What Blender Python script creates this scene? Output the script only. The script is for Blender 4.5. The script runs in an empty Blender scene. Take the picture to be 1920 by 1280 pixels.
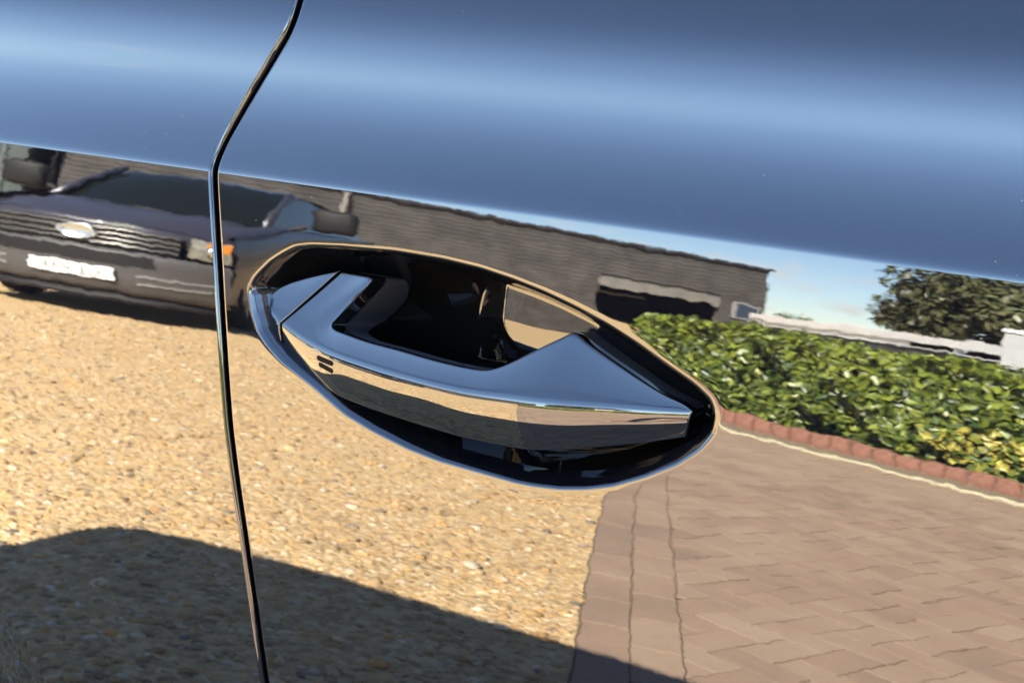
import bpy, bmesh, math, random
import numpy as np
from mathutils import Vector, Matrix
R = math.radians
rng = np.random.default_rng(7)
random.seed(7)
scn = bpy.context.scene
COL = scn.collection

# ------------------------------------------------------------------ camera
YAW, PITCH, ROLL = R(26), R(16.7), R(2.7)
fw = Vector((-math.sin(YAW)*math.cos(PITCH), math.cos(YAW)*math.cos(PITCH), -math.sin(PITCH)))
r0 = fw.cross(Vector((0, 0, 1))).normalized(); u0 = r0.cross(fw)
rx = r0*math.cos(ROLL)+u0*math.sin(ROLL); ux = u0*math.cos(ROLL)-r0*math.sin(ROLL)
cam = bpy.data.cameras.new('camera'); co = bpy.data.objects.new('camera', cam); COL.objects.link(co)
cam.sensor_width = 36; cam.lens = 36*2200/1920; cam.dof.use_dof = True; cam.dof.focus_distance = .57; cam.dof.aperture_fstop = 18; cam.clip_start = .02; cam.clip_end = 3000
m = Matrix((rx, ux, -fw)).transposed().to_4x4(); m.translation = (0.24387, -.5, 1.0969)
co.matrix_world = m
scn.camera = co

# ------------------------------------------------------------------ sky, sun, exposure
SUN_EL, SUN_AZ = R(42.0), R(1.5)          # azimuth from +Y towards +X: the sun stands behind the car
w = bpy.data.worlds.new('World'); scn.world = w; w.use_nodes = True
nt = w.node_tree; bg = nt.nodes['Background']
sky = nt.nodes.new('ShaderNodeTexSky'); sky.sky_type = 'NISHITA'; sky.sun_disc = False
sky.sun_elevation = SUN_EL; sky.sun_rotation = SUN_AZ; sky.air_density = 1.0; sky.altitude = 1800; sky.dust_density = 0.3; sky.ozone_density = 2.0
bg.inputs['Strength'].default_value = .054
# a few small fair-weather clouds low over the horizon, as a mask over the sky
tc = nt.nodes.new('ShaderNodeTexCoord'); mp = nt.nodes.new('ShaderNodeMapping'); mp.inputs['Scale'].default_value = (1, 1, 3.2)
nz = nt.nodes.new('ShaderNodeTexNoise'); nz.inputs['Scale'].default_value = 15; nz.inputs['Detail'].default_value = 6; nz.inputs['Roughness'].default_value = .55
cr = nt.nodes.new('ShaderNodeValToRGB'); cr.color_ramp.elements[0].position = .56; cr.color_ramp.elements[1].position = .80
mx = nt.nodes.new('ShaderNodeMix'); mx.data_type = 'RGBA'; mx.inputs['B'].default_value = (7.5, 7.2, 7.0, 1)
nt.links.new(tc.outputs['Generated'], mp.inputs['Vector']); nt.links.new(mp.outputs['Vector'], nz.inputs['Vector'])
sx = nt.nodes.new('ShaderNodeSeparateXYZ'); lo = nt.nodes.new('ShaderNodeMapRange'); lo.inputs['From Min'].default_value = .16; lo.inputs['From Max'].default_value = .08
mu = nt.nodes.new('ShaderNodeMath'); mu.operation = 'MULTIPLY'
nt.links.new(tc.outputs['Generated'], sx.inputs[0]); nt.links.new(sx.outputs['Z'], lo.inputs['Value'])
nt.links.new(nz.outputs['Fac'], cr.inputs['Fac']); nt.links.new(cr.outputs['Color'], mu.inputs[0]); nt.links.new(lo.outputs['Result'], mu.inputs[1]); nt.links.new(mu.outputs[0], mx.inputs['Factor'])
nt.links.new(sky.outputs['Color'], mx.inputs['A']); nt.links.new(mx.outputs['Result'], bg.inputs['Color'])

sl = bpy.data.lights.new('sun', 'SUN'); sl.energy = 4.2; sl.angle = R(.53); sl.color = (1.0, .945, .85)
so = bpy.data.objects.new('sun', sl); COL.objects.link(so)
sd = Vector((math.sin(SUN_AZ)*math.cos(SUN_EL), math.cos(SUN_AZ)*math.cos(SUN_EL), math.sin(SUN_EL)))
so.rotation_euler = sd.to_track_quat('Z', 'Y').to_euler(); so.location = (0, 6, 8)
scn.view_settings.view_transform = 'Standard'; scn.view_settings.look = 'None'
scn.view_settings.exposure = 4.25; scn.view_settings.gamma = 1

# ------------------------------------------------------------------ helpers
def link(o, parent=None):
    COL.objects.link(o)
    if parent is not None:
        o.parent = parent
        if parent.type == 'EMPTY' or True:
            o.matrix_parent_inverse = parent.matrix_basis.inverted() if not parent.parent else (parent.parent.matrix_basis @ parent.matrix_parent_inverse @ parent.matrix_basis).inverted() if False else parent_world(parent).inverted()
    return o
def parent_world(o):
    if o.parent is None: return o.matrix_basis.copy()
    return parent_world(o.parent) @ o.matrix_parent_inverse @ o.matrix_basis
def tag(o, label=None, cat=None, group=None, kind=None):
    if label: o['label'] = label
    if cat: o['category'] = cat
    if group: o['group'] = group
    if kind: o['kind'] = kind
    return o
def empty(name, loc=(0, 0, 0)):
    o = bpy.data.objects.new(name, None); o.location = loc; o.empty_display_size = .1; COL.objects.link(o); return o
def raw(name, V, F, mat, parent=None, smooth=False, color=None, normals=None):
    V = np.asarray(V, dtype=np.float32)
    me = bpy.data.meshes.new(name)
    if isinstance(F, np.ndarray) and F.ndim == 2:
        k = F.shape[1]; n = len(F)
        me.vertices.add(len(V)); me.vertices.foreach_set('co', V.ravel())
        me.loops.add(n*k); me.loops.foreach_set('vertex_index', F.astype(np.int32).ravel())
        me.polygons.add(n); me.polygons.foreach_set('loop_start', np.arange(0, n*k, k, dtype=np.int32))
        me.update(calc_edges=True); me.validate()
    else:
        me.from_pydata([tuple(map(float, v)) for v in V], [], [tuple(map(int, f)) for f in F]); me.update()
    if smooth: me.polygons.foreach_set('use_smooth', np.ones(len(me.polygons), dtype=bool))
    if color is not None:
        a = me.color_attributes.new('tint', 'FLOAT_COLOR', 'POINT')
        c = np.ones((len(V), 4), dtype=np.float32); c[:, :3] = color; a.data.foreach_set('color', c.ravel())
    if normals is not None:
        me.normals_split_custom_set_from_vertices([tuple(map(float, q)) for q in normals])
    me.materials.append(mat)
    o = bpy.data.objects.new(name, me)
    return link(o, parent)
class MB:
    def __init__(s): s.v = []; s.f = []
    def add(s, V, F):
        b = len(s.v); s.v += [tuple(q) for q in V]; s.f += [tuple(i+b for i in f) for f in F]; return s
    def box(s, c, d, rot=None, bev=0.0):
        x, y, z = d[0]/2, d[1]/2, d[2]/2
        if bev > 0:
            bm = bmesh.new(); bmesh.ops.create_cube(bm, size=1)
            for q in bm.verts: q.co = Vector((q.co.x*d[0], q.co.y*d[1], q.co.z*d[2]))
            bmesh.ops.bevel(bm, geom=bm.edges[:], offset=bev, segments=2, affect='EDGES', profile=.5)
            bm.verts.ensure_lookup_table()
            V = [q.co.copy() for q in bm.verts]; F = [[q.index for q in f.verts] for f in bm.faces]; bm.free()
        else:
            V = [Vector((a*x, b*y, e*z)) for a in (-1, 1) for b in (-1, 1) for e in (-1, 1)]
            F = [(0, 1, 3, 2), (4, 6, 7, 5), (0, 4, 5, 1), (2, 3, 7, 6), (0, 2, 6, 4), (1, 5, 7, 3)]
        M = rot.to_3x3() if rot else Matrix.Identity(3)
        return s.add([M @ q + Vector(c) for q in V], F)
    def tube(s, p0, p1, ra, rb=None, n=10):
        rb = ra if rb is None else rb
        p0, p1 = Vector(p0), Vector(p1); d = (p1-p0).normalized(); a = d.orthogonal().normalized(); b = d.cross(a)
        V = [p + (a*math.cos(2*math.pi*i/n)+b*math.sin(2*math.pi*i/n))*r for p, r in ((p0, ra), (p1, rb)) for i in range(n)]
        F = [(i, (i+1) % n, n+(i+1) % n, n+i) for i in range(n)] + [tuple(range(n-1, -1, -1)), tuple(range(n, 2*n))]
        return s.add(V, F)
    def build(s, name, mat, parent=None, smooth=False):
        return raw(name, s.v, s.f, mat, parent, smooth)
def copy_obj(o, parent, loc=None, rot=None):
    c = o.copy(); COL.objects.link(c); c.parent = parent; return c

def mat(name, col, rough=.6, spec=.5, var=0.0, vscale=8.0, col2=None, bump=0.0, bscale=60.0, metal=0.0, emis=None, attr=False, ior=1.5, trans=0):
    M = bpy.data.materials.new(name); M.use_nodes = True; t = M.node_tree; b = t.nodes['Principled BSDF']
    b.inputs['Base Color'].default_value = (*col, 1); b.inputs['Roughness'].default_value = rough
    b.inputs['Metallic'].default_value = metal; b.inputs['IOR'].default_value = ior; b.inputs['Specular IOR Level'].default_value = spec
    b.inputs['Transmission Weight'].default_value = trans
    last = None
    if attr:
        a = t.nodes.new('ShaderNodeAttribute'); a.attribute_name = 'tint'; last = a.outputs['Color']
    if var > 0 or col2:
        tcn = t.nodes.new('ShaderNodeTexCoord'); n = t.nodes.new('ShaderNodeTexNoise'); n.inputs['Scale'].default_value = vscale; n.inputs['Detail'].default_value = 6
        t.links.new(tcn.outputs['Object'], n.inputs['Vector'])
        c2 = col2 or tuple(x*(1-var) for x in col)
        rr = t.nodes.new('ShaderNodeValToRGB'); rr.color_ramp.elements[0].position = .35; rr.color_ramp.elements[1].position = .65
        if attr:
            rr.color_ramp.elements[0].color = (1-var, 1-var, 1-var, 1); rr.color_ramp.elements[1].color = (1, 1, 1, 1)
            q = t.nodes.new('ShaderNodeMix'); q.data_type = 'RGBA'; q.blend_type = 'MULTIPLY'; q.inputs['Factor'].default_value = 1
            t.links.new(n.outputs['Fac'], rr.inputs['Fac']); t.links.new(last, q.inputs['A']); t.links.new(rr.outputs['Color'], q.inputs['B']); last = q.outputs['Result']
        else:
            rr.color_ramp.elements[0].color = (*c2, 1); rr.color_ramp.elements[1].color = (*col, 1)
            t.links.new(n.outputs['Fac'], rr.inputs['Fac']); last = rr.outputs['Color']
    if last is not None: t.links.new(last, b.inputs['Base Color'])
    if bump > 0:
        tcn = t.nodes.new('ShaderNodeTexCoord'); n = t.nodes.new('ShaderNodeTexNoise'); n.inputs['Scale'].default_value = bscale; n.inputs['Detail'].default_value = 5
        bp = t.nodes.new('ShaderNodeBump'); bp.inputs['Strength'].default_value = .6; bp.inputs['Distance'].default_value = bump
        t.links.new(tcn.outputs['Object'], n.inputs['Vector']); t.links.new(n.outputs['Fac'], bp.inputs['Height']); t.links.new(bp.outputs['Normal'], b.inputs['Normal'])
    if emis: b.inputs['Emission Color'].default_value = (*emis[0], 1); b.inputs['Emission Strength'].default_value = emis[1]
    return M
def paint(name, col, ior, peel, rough=0.0):
    """glossy lacquer whose normals carry a faint orange peel"""
    M = mat(name, col, rough, ior=ior); t = M.node_tree; b = t.nodes['Principled BSDF']
    if peel > 0:
        g = t.nodes.new('ShaderNodeNewGeometry'); tcn = t.nodes.new('ShaderNodeTexCoord'); acc = g.outputs['Normal']
        for sc, k, st in ((150, 1.0, (.8, 1, 1.3)), (430, .35, (1, 1, 1)), (45, .6, (.6, 1, 1))):
            mp = t.nodes.new('ShaderNodeMapping'); mp.inputs['Scale'].default_value = st
            n = t.nodes.new('ShaderNodeTexNoise'); n.inputs['Scale'].default_value = sc; n.inputs['Detail'].default_value = 1.0
            s1 = t.nodes.new('ShaderNodeVectorMath'); s1.operation = 'SUBTRACT'; s1.inputs[1].default_value = (.5, .5, .5)
            s2 = t.nodes.new('ShaderNodeVectorMath'); s2.operation = 'SCALE'; s2.inputs['Scale'].default_value = peel*k
            ad = t.nodes.new('ShaderNodeVectorMath'); ad.operation = 'ADD'
            t.links.new(tcn.outputs['Object'], mp.inputs['Vector']); t.links.new(mp.outputs['Vector'], n.inputs['Vector'])
            t.links.new(n.outputs['Color'], s1.inputs[0]); t.links.new(s1.outputs[0], s2.inputs[0])
            t.links.new(acc, ad.inputs[0]); t.links.new(s2.outputs[0], ad.inputs[1]); acc = ad.outputs[0]
        nn = t.nodes.new('ShaderNodeVectorMath'); nn.operation = 'NORMALIZE'
        t.links.new(acc, nn.inputs[0]); t.links.new(nn.outputs[0], b.inputs['Normal'])
    return M
PAINT = paint('black_lacquer', (.0035, .0035, .0045), 1.85, .0042)
PAINT_FINE = paint('black_lacquer_handle', (.0035, .0035, .004), 1.85, .0012)
BLACK_GLOSS = paint('black_gloss_plastic', (.004, .0035, .003), 1.75, .0015, .01)
RUBBER = mat('black_rubber', (.004, .004, .004), .8, .1)
GREY_PLASTIC = mat('dark_grey_plastic', (.012, .012, .013), .32)
LINER = mat('satin_liner', (.026, .026, .030), .6, .35)
GLASS_DARK = mat('tinted_glass', (.01, .012, .012), .01)
CHROME = mat('bright_metal', (.75, .75, .74), .12, metal=1)

# ------------------------------------------------------------------ the car's side surface
ZH, RC, TH, ZC = .957, 1.63, R(7.7219), .9925
KZ = np.array([.9925, .9932, .9945, .9965, 1.000, 1.012, 1.026, 1.038, 1.050, 1.065, 1.09, 1.13])
KT = np.array([math.degrees(TH+(.9925-ZH)/RC), 11., 16.5, 20.6, 21.5, 19.3, 14.8, 10.6, 7.6, 10.5, 22, 28])
def shoulder(zq):
    h = np.diff(KZ); d = np.diff(KT)/h; mm = np.zeros(len(KZ)); mm[0] = math.degrees(1/RC)
    for i in range(1, len(KZ)-1):
        if d[i-1]*d[i] > 0:
            w1 = 2*h[i]+h[i-1]; w2 = h[i]+2*h[i-1]; mm[i] = (w1+w2)/(w1/d[i-1]+w2/d[i])
    i = np.clip(np.searchsorted(KZ, zq)-1, 0, len(KZ)-2); t = (zq-KZ[i])/h[i]
    return KT[i]*(2*t**3-3*t**2+1)+mm[i]*h[i]*(t**3-2*t*t+t)+KT[i+1]*(3*t*t-2*t**3)+mm[i+1]*h[i]*(t**3-t*t)
ZT = np.arange(.25, 1.135, .0002)
TT = np.where(ZT < KZ[0], TH+(ZT-ZH)/RC, np.radians(shoulder(np.clip(ZT, KZ[0], KZ[-1]))))
YT = np.concatenate([[0], np.cumsum(np.tan((TT[1:]+TT[:-1])/2)*.0002)]); YT -= np.interp(ZH, ZT, YT)
def tilt(z): return np.interp(z, ZT, TT)
def surf(u, z, n=0.0):
    """point on the body side at length u, height z, lifted n along the outward normal"""
    u = np.asarray(u, float); z = np.asarray(z, float); n = np.asarray(n, float)
    t = tilt(z)
    return np.stack([u+0*z, np.interp(z, ZT, YT)-n*np.cos(t)+0*u, z+n*np.sin(t)+0*u], -1)
def snorm(u, z):
    t = tilt(np.asarray(z, float)); return np.stack([0*t+0*np.asarray(u, float), -np.cos(t), np.sin(t)], -1)
def low_tilt(z): return TH+(z-ZH)/RC
def lsurf(u, z, n=0.0):
    return surf(u, z, n)

GAP = np.array([(-.1490, 1.134), (-.1492, 1.096), (-.1494, 1.0861), (-.1507, 1.0765), (-.1541, 1.0668), (-.1613, 1.0553), (-.1708, 1.0407), (-.1801, 1.0244), (-.1869, 1.0104), (-.1901, .9999), (-.1906, .9930),
       (-.1894, .9850), (-.1870, .9707), (-.1825, .9418), (-.1764, .8976), (-.1704, .8521), (-.1648, .8214), (-.1588, .7900), (-.1514, .7443), (-.1450, .6963), (-.139, .64), (-.132, .55), (-.127, .45), (-.125, .38)])[::-1]
def gauss1(a, s, closed=False):
    k = int(4*s)+1; g = np.exp(-.5*(np.arange(-k, k+1)/s)**2); g /= g.sum()
    p = np.pad(a, k, mode='wrap' if closed else 'reflect', **({} if closed else {'reflect_type': 'odd'}))
    return np.convolve(p, g, 'valid')
_zz = np.arange(.38, 1.134, .001); _gu = gauss1(np.interp(_zz, GAP[:, 1], GAP[:, 0]), 3.5)
def gap_u(z): return np.interp(z, _zz, _gu)          # centre line of the shut line
HG = .0017                                           # half its width
def grid_faces(nr, nc, closed=False):
    i = np.arange(nr-1)[:, None]; j = np.arange(nc if closed else nc-1)[None, :]
    jn = (j+1) % nc
    return np.stack([i*nc+j, i*nc+jn, (i+1)*nc+jn, (i+1)*nc+j], -1).reshape(-1, 4)
def grid_normals(P, closed=False):
    du = np.gradient(P, axis=0)
    if closed: dv = (np.roll(P, -1, 1)-np.roll(P, 1, 1))
    else: dv = np.gradient(P, axis=1)
    n = np.cross(du, dv); l = np.linalg.norm(n, axis=-1, keepdims=True); return n/np.where(l < 1e-15, 1, l)
def orient(n, ref):                                   # make a whole normal grid agree with ref on average
    return n if (n*ref).sum() > 0 else -n
class Acc:
    """collects grids with exact normals into one mesh"""
    def __init__(s): s.V = []; s.N = []; s.F = []; s.k = 0
    def grid(s, P, N, closed=False, cut=None):
        nr, nc = P.shape[:2]; F = grid_faces(nr, nc, closed)
        if cut is not None: F = F[~cut.ravel()[F].any(1)]
        # face winding must agree with the normals
        a, b, c = (P.reshape(-1, 3)[F[:, q]] for q in range(3)); fn = np.cross(b-a, c-a)
        if (fn*N.reshape(-1, 3)[F[:, 0]]).sum() < 0: F = F[:, ::-1]
        s.V.append(P.reshape(-1, 3)); s.N.append(N.reshape(-1, 3)); s.F.append(F+s.k); s.k += nr*nc
    def build(s, name, m, parent=None):
        return raw(name, np.concatenate(s.V), np.concatenate(s.F), m, parent, True, normals=np.concatenate(s.N))
def edge_fold(acc, zs, side, r=.0022, depth=.016):
    """rounded edge of a panel along the shut line, turning inwards; side = +1 panel lies at +u"""
    e = gap_u(zs)+side*(HG+r)
    P0 = surf(e, zs); N0 = snorm(e, zs)
    T = np.gradient(P0, axis=0); T /= np.linalg.norm(T, axis=1, keepdims=True)
    O = np.cross(T, N0); O /= np.linalg.norm(O, axis=1, keepdims=True)
    if (O[:, 0].mean() > 0) == (side > 0): O = -O     # towards the gap
    rows, nr = [], []
    for a in np.linspace(0, math.pi/2, 12):
        rows.append(P0+O*r*math.sin(a)-N0*r*(1-math.cos(a))); nr.append(O*math.sin(a)+N0*math.cos(a))
    rows.append(rows[-1]-N0*depth); nr.append(O)
    acc.grid(np.stack(rows), np.stack(nr))

car = empty('car', (.6, .85, 0))
tag(car, 'glossy black car parked on the gravel, shown close up around its rear door handle', 'car')

ZFINE = np.unique(np.concatenate([np.arange(.38, .56, .02), np.arange(.56, .99, .003), np.arange(.99, 1.005, .0004), np.arange(1.005, 1.134, .0015)]))
# --- rear quarter panel, behind the shut line
acc = Acc()
fr = np.concatenate([np.linspace(0, 1, 90)**1.5])
e = gap_u(ZFINE)-HG-.0022
U = e[None, :]+(-1.42-e)[None, :]*fr[:, None]; Z = np.repeat(ZFINE[None, :], len(fr), 0)
rr_ = np.hypot(U+.74, Z-.33)
q = np.clip(.512-rr_, 0, .3); flare = .5*3.0*q*q*np.minimum(1, .14/np.maximum(q, .01))
keep = surf(U, Z, flare); nrm = orient(grid_normals(keep), snorm(U, Z)); nrm = np.where((rr_ < .60)[..., None], nrm, snorm(U, Z))
acc.grid(keep, nrm, cut=rr_ < .375)               # the wheel arch is left open
edge_fold(acc, ZFINE, -1, r=.0030)
acc.build('rear_quarter_panel', PAINT, car)

# --- rear door: shoulder, then the lower skin as rings running from the frame of the door into the handle cup
RIM = np.array([(-0.1604, 0.9302), (-0.1604, 0.9347), (-0.1591, 0.9375), (-0.1558, 0.9418), (-0.1474, 0.9502), (-0.1387, 0.9561), (-0.1320, 0.9598), (-0.1221, 0.9620), (-0.1025, 0.9640), (-0.0698, 0.9660), (-0.0414, 0.9658), (-0.0200, 0.9643), (-0.0019, 0.9616), (0.0158, 0.9580), (0.0333, 0.9533), (0.0505, 0.9478), (0.0675, 0.9408), (0.0821, 0.9338), (0.0961, 0.9274), (0.1044, 0.9219), (0.1081, 0.9147), (0.1075, 0.9065), (0.1020, 0.8977), (0.0927, 0.8890), (0.0777, 0.8793), (0.0622, 0.8712), (0.0488, 0.8665), (0.0348, 0.8632), (0.0204, 0.8615), (0.0110, 0.8610), (-0.0066, 0.8616), (-0.0342, 0.8626), (-0.0531, 0.8651), (-0.0745, 0.8699), (-0.0929, 0.8756), (-0.1148, 0.8871), (-0.1364, 0.8968), (-0.1466, 0.9042), (-0.1529, 0.9106), (-0.1575, 0.9203)])
def resample(P, n, closed=True):
    Q = np.concatenate([P, P[:1]]) if closed else P
    s = np.concatenate([[0], np.cumsum(np.linalg.norm(np.diff(Q, axis=0), axis=1))])
    t = np.linspace(0, s[-1], n, endpoint=not closed)
    return np.stack([np.interp(t, s, Q[:, k]) for k in range(Q.shape[1])], -1)
O_ = resample(RIM, 2000)
O_ = np.stack([gauss1(O_[:, k], 6, True) for k in range(2)], -1)
CEN = np.array([-.025, .915])
th = np.unwrap(np.arctan2(O_[:, 1]-CEN[1], O_[:, 0]-CEN[0]))
if th[-1] < th[0]: th = -th; flip = -1
else: flip = 1
zl = np.linspace(.38, ZC, 400)
left = np.stack([gap_u(zl)+HG+.0022, zl], -1)
poly = np.concatenate([left, [[x, ZC] for x in np.linspace(left[-1, 0], .80, 200)[1:]], [[.80, y] for y in np.linspace(ZC, .38, 80)[1:]], [[x, .38] for x in np.linspace(.80, left[0, 0], 80)[1:-1]]])
pa = np.arctan2(poly[:, 1]-CEN[1], poly[:, 0]-CEN[0]); pr = np.hypot(*(poly-CEN).T)
o = np.argsort(pa); pa, pr = pa[o], pr[o]
corners = np.array([left[0], left[-1], [.80, ZC], [.80, .38]]); ca = np.arctan2(corners[:, 1]-CEN[1], corners[:, 0]-CEN[0])
base = np.arctan2(O_[::3, 1]-CEN[1], O_[::3, 0]-CEN[0])
ang = np.unique(np.concatenate([base, ca])); NA = len(ang)
oa = np.arctan2(O_[:, 1]-CEN[1], O_[:, 0]-CEN[0]); orr = np.hypot(*(O_-CEN).T); k = np.argsort(oa)
def per(x, xp, fp): return np.interp(x, np.concatenate([xp-2*math.pi, xp, xp+2*math.pi]), np.tile(fp, 3))
ro = per(ang, oa[k], orr[k]); OO = CEN+np.stack([np.cos(ang), np.sin(ang)], -1)*ro[:, None]
tn = np.roll(OO, -1, 0)-np.roll(OO, 1, 0); ON = np.stack([tn[:, 1], -tn[:, 0]], -1); ON /= np.linalg.norm(ON, axis=1, keepdims=True)
if (ON*(OO-CEN)).sum() < 0: ON = -ON
BB = CEN+np.stack([np.cos(ang), np.sin(ang)], -1)*per(ang, pa, pr)[:, None]
# rim section: slope grows from flat skin to a steep wall
dd = np.concatenate([np.linspace(-9, -3, 10), np.linspace(-2.8, 2.5, 44), np.linspace(2.7, 5.6, 12)])*1e-3
sl_deg = np.interp(dd*1e3, [-9, -3.2, -1.8, -.9, -.2, .5, 1.2, 2.2, 4.0, 5.6], [0, .2, 1.5, 7, 24, 46, 58, 66, 70, 66])
sl_b = np.interp(dd*1e3, [-9, -2.6, -1.3, -.7, -.1, .5, 1.9, 2.6, 5.6], [0, .3, 2.5, 12, 25, 29, 31, 58, 68])
WB = np.interp(OO[:, 0], [-.155, -.095, -.05, .01], [1, 1, .45, 0])*np.clip((.10-ON[:, 1])/.3, 0, 1)
sl2 = sl_deg[:, None]*(1-WB)+sl_b[:, None]*WB
ndep = -np.concatenate([0*WB[None], np.cumsum(np.tan(np.radians((sl2[1:]+sl2[:-1])/2))*np.diff(dd)[:, None], axis=0)])
ringsU, ringsZ, ringsN, outer = [], [], [], []
lam = 1-np.linspace(0, 1, 60)**1.0
lam = np.concatenate([[1], 1-np.linspace(0, 1, 70)[1:]**.75])
Q0 = OO+ON*.009
for l in lam:                                        # door frame -> rim, on the plain skin
    p = Q0+(BB-Q0)*l; ringsU.append(p[:, 0]); ringsZ.append(p[:, 1]); ringsN.append(0*p[:, 0]); outer.append(True)
for d, n in zip(dd[1:], ndep[1:]):
    p = OO-ON*d; ringsU.append(p[:, 0]); ringsZ.append(p[:, 1]); ringsN.append(0*p[:, 0]+n); outer.append(False)
nrim = len(ringsU)
P = surf(np.array(ringsU), np.array(ringsZ), np.array(ringsN)); N = orient(grid_normals(P, True), snorm(np.array(ringsU), np.array(ringsZ)))
om = np.array(outer); N[om] = snorm(np.array(ringsU), np.array(ringsZ))[om]
acc = Acc(); acc.grid(P, N, True)
# shoulder above the crease
zs = ZFINE[ZFINE > ZC]; zs = np.concatenate([[ZC], zs]); e = gap_u(zs)+HG+.0022
fr = np.linspace(0, 1, 60); U = e[None, :]+(.80-e)[None, :]*fr[:, None]; Z = np.repeat(zs[None, :], 60, 0)
acc.grid(surf(U, Z), snorm(U, Z))
edge_fold(acc, ZFINE, 1, r=.0022)
door = acc.build('rear_door', PAINT, car)
# --- the cup behind the handle
iu, iz, inn = [], [], []
pe = OO-ON*dd[-1]; ne = ndep[-1]
sp = np.stack([np.clip(-.028+(OO[:, 0]+.026)*.66, -.105, .062), .915-.012*(OO[:, 0]-(-.03))/.1+.0*OO[:, 0]], -1)
def floor_n(u): return np.interp(u, FU, FN)
FU = np.linspace(-.17, .12, 400)
FL = gauss1(np.interp(FU, [-.17, -.13, -.11, -.085, -.065, -.047, -.032, -.021, .12], [-.034, -.052, -.060, -.058, -.0535, -.0465, -.0385, -.0322, .0485]), 9)
FR_ = gauss1(np.interp(FU, [-.17, -.03, -.012, .045, .08, .12], [-.0325, -.0318, -.0311, -.0312, -.0285, -.022]), 8)
FN = np.minimum(FL, FR_)                              # the floor of the cup breaks along a soft edge left of its flat part
for s in np.concatenate([np.linspace(0, .055, 24), np.linspace(.06, 1, 70)]):
    p = pe+(sp-pe)*s
    ex_ = np.interp(p[:, 0], [-.06, -.04, -.022, .075, .11], [2.4, 3.4, 40, 40, 6.0])
    low_ = np.clip((.912-OO[:, 1])/.012, 0, 1); ex_ = ex_+(9-ex_)*low_
    g = 1-(1-s)**ex_
    iu.append(p[:, 0]); iz.append(p[:, 1]); inn.append(ne+(floor_n(p[:, 0]-.006*np.clip((.937-p[:, 1])/.012, 0, 2.4)**2*np.clip((p[:, 0]+.045)/.02, 0, 1))+.0*(p[:, 1]-.925)-1.1*(p[:, 1]-.928)**2*np.clip((p[:, 0]+.05)/.03, 0, 1)-ne)*g)
P = surf(np.array(iu), np.array(iz), np.array(inn)); N = orient(grid_normals(P, True), snorm(np.array(iu), np.array(iz)))
acc = Acc(); acc.grid(P, N, True); acc.build('handle_recess', BLACK_GLOSS, door)
# --- seal inside the shut line
acc = Acc(); g0 = gap_u(ZFINE); zz = ZFINE
P = np.stack([surf(g0-.02, zz, -.0135), surf(g0+.02, zz, -.0135)]); acc.grid(P, np.stack([snorm(g0, zz)]*2)); acc.build('door_seal', RUBBER, car)

# ------------------------------------------------------------------ door handle
B_ = np.array([(-.1548, .9226, -.0080), (-.1481, .9190, -.0063), (-.1411, .9153, -.0045), (-.1351, .9141, -.0030), (-.1266, .9116, -.0014), (-.1183, .9094, .0001), (-.1081, .9077, .0021), (-.0981, .9066, .0040), (-.0805, .9054, .0054), (-.0621, .9042, .0070), (-.0425, .9036, .0087), (-.0160, .9034, .0082), (.0080, .9052, .0074), (.0193, .9059, .0070), (.0396, .9075, .0039), (.0605, .9094, .0004), (.0805, .9110, -.0046), (.0934, .9122, -.0080)])
A_ = np.array([(-0.1085,0.9491,-0.0114), (-0.0976,0.9493,-0.0099), (-0.0879,0.9485,-0.0090), (-0.0936,0.9390,-0.0063), (-0.1002,0.9296,-0.0038), (-0.1060,0.9231,-0.0026), (-0.1059,0.9206,-0.0018), (-0.1024,0.9193,-0.0008), (-0.0970,0.9188,0.0001), (-0.0811,0.9172,0.0016), (-0.0601,0.9165,0.0032), (-0.0369,0.9153,0.0048), (-0.0191,0.9149,0.0045), (-0.0089,0.9156,0.0042), (-0.0019,0.9184,0.0032), (0.0054,0.9229,0.0017), (0.0161,0.9303,-0.0009), (0.0265,0.9372,-0.0041), (0.0313,0.9402,-0.0057), (0.0386,0.9367,-0.0055), (0.0554,0.9290,-0.0052), (0.0796,0.9183,-0.0068), (0.0904,0.9149,-0.0082), (0.0938,0.9128,-0.0082)])
A_B = [-.1411, -.136, -.130, -.124, -.118, -.113, -.108, -.103, -.097, -.0825, -.0622, -.0386, -.0208, -.0105, -.0038, .003, .013, .0229, .0275, .036, .055, .079, .089, .0934]
A_D = [-.1394, -.134, -.128, -.121, -.115, -.110, -.105, -.100, -.095, -.080, -.0612, -.0380, -.0206, -.0105, -.0038, .003, .013, .0229, .0275, .036, .055, .077, .087, .0912]
CAP = np.array([(-0.1552,0.9249,-0.0087), (-0.1513,0.9316,-0.0107), (-0.1449,0.9367,-0.0118), (-0.1328,0.9420,-0.0119), (-0.1188,0.9467,-0.0120), (-0.1097,0.9492,-0.0116)])
C_B = [-.1546, -.1525, -.150, -.147, -.1442, -.1418]
D_ = np.array([(-.1546, .9183, -.0086), (-.1522, .9111, -.0090), (-.1463, .9047, -.0080), (-.1394, .8994, -.0066), (-.1248, .8925, -.0041), (-.1112, .8874, -.0019), (-.1004, .8836, -.0002), (-.0774, .8812, .0019), (-.0575, .8801, .0036), (-.0239, .8781, .0043), (-.0020, .8781, .0035), (.0175, .8788, .0027), (.0360, .8825, .0005), (.0500, .8862, -.0014), (.0701, .8920, -.0049), (.0871, .8968, -.0086), (.0920, .8990, -.0095)])
C_D = [-.1545, -.1535, -.150, -.1462, -.143, -.1402]
def curve_u(C, s):                                  # smooth curve read at length u
    uu = np.linspace(C[0, 0], C[-1, 0], 600)
    return [np.interp(s, uu, gauss1(np.interp(uu, C[:, 0], C[:, j]), s_)) for j, s_ in ((1, s), (2, s)) for s_ in (14,)]
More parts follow.
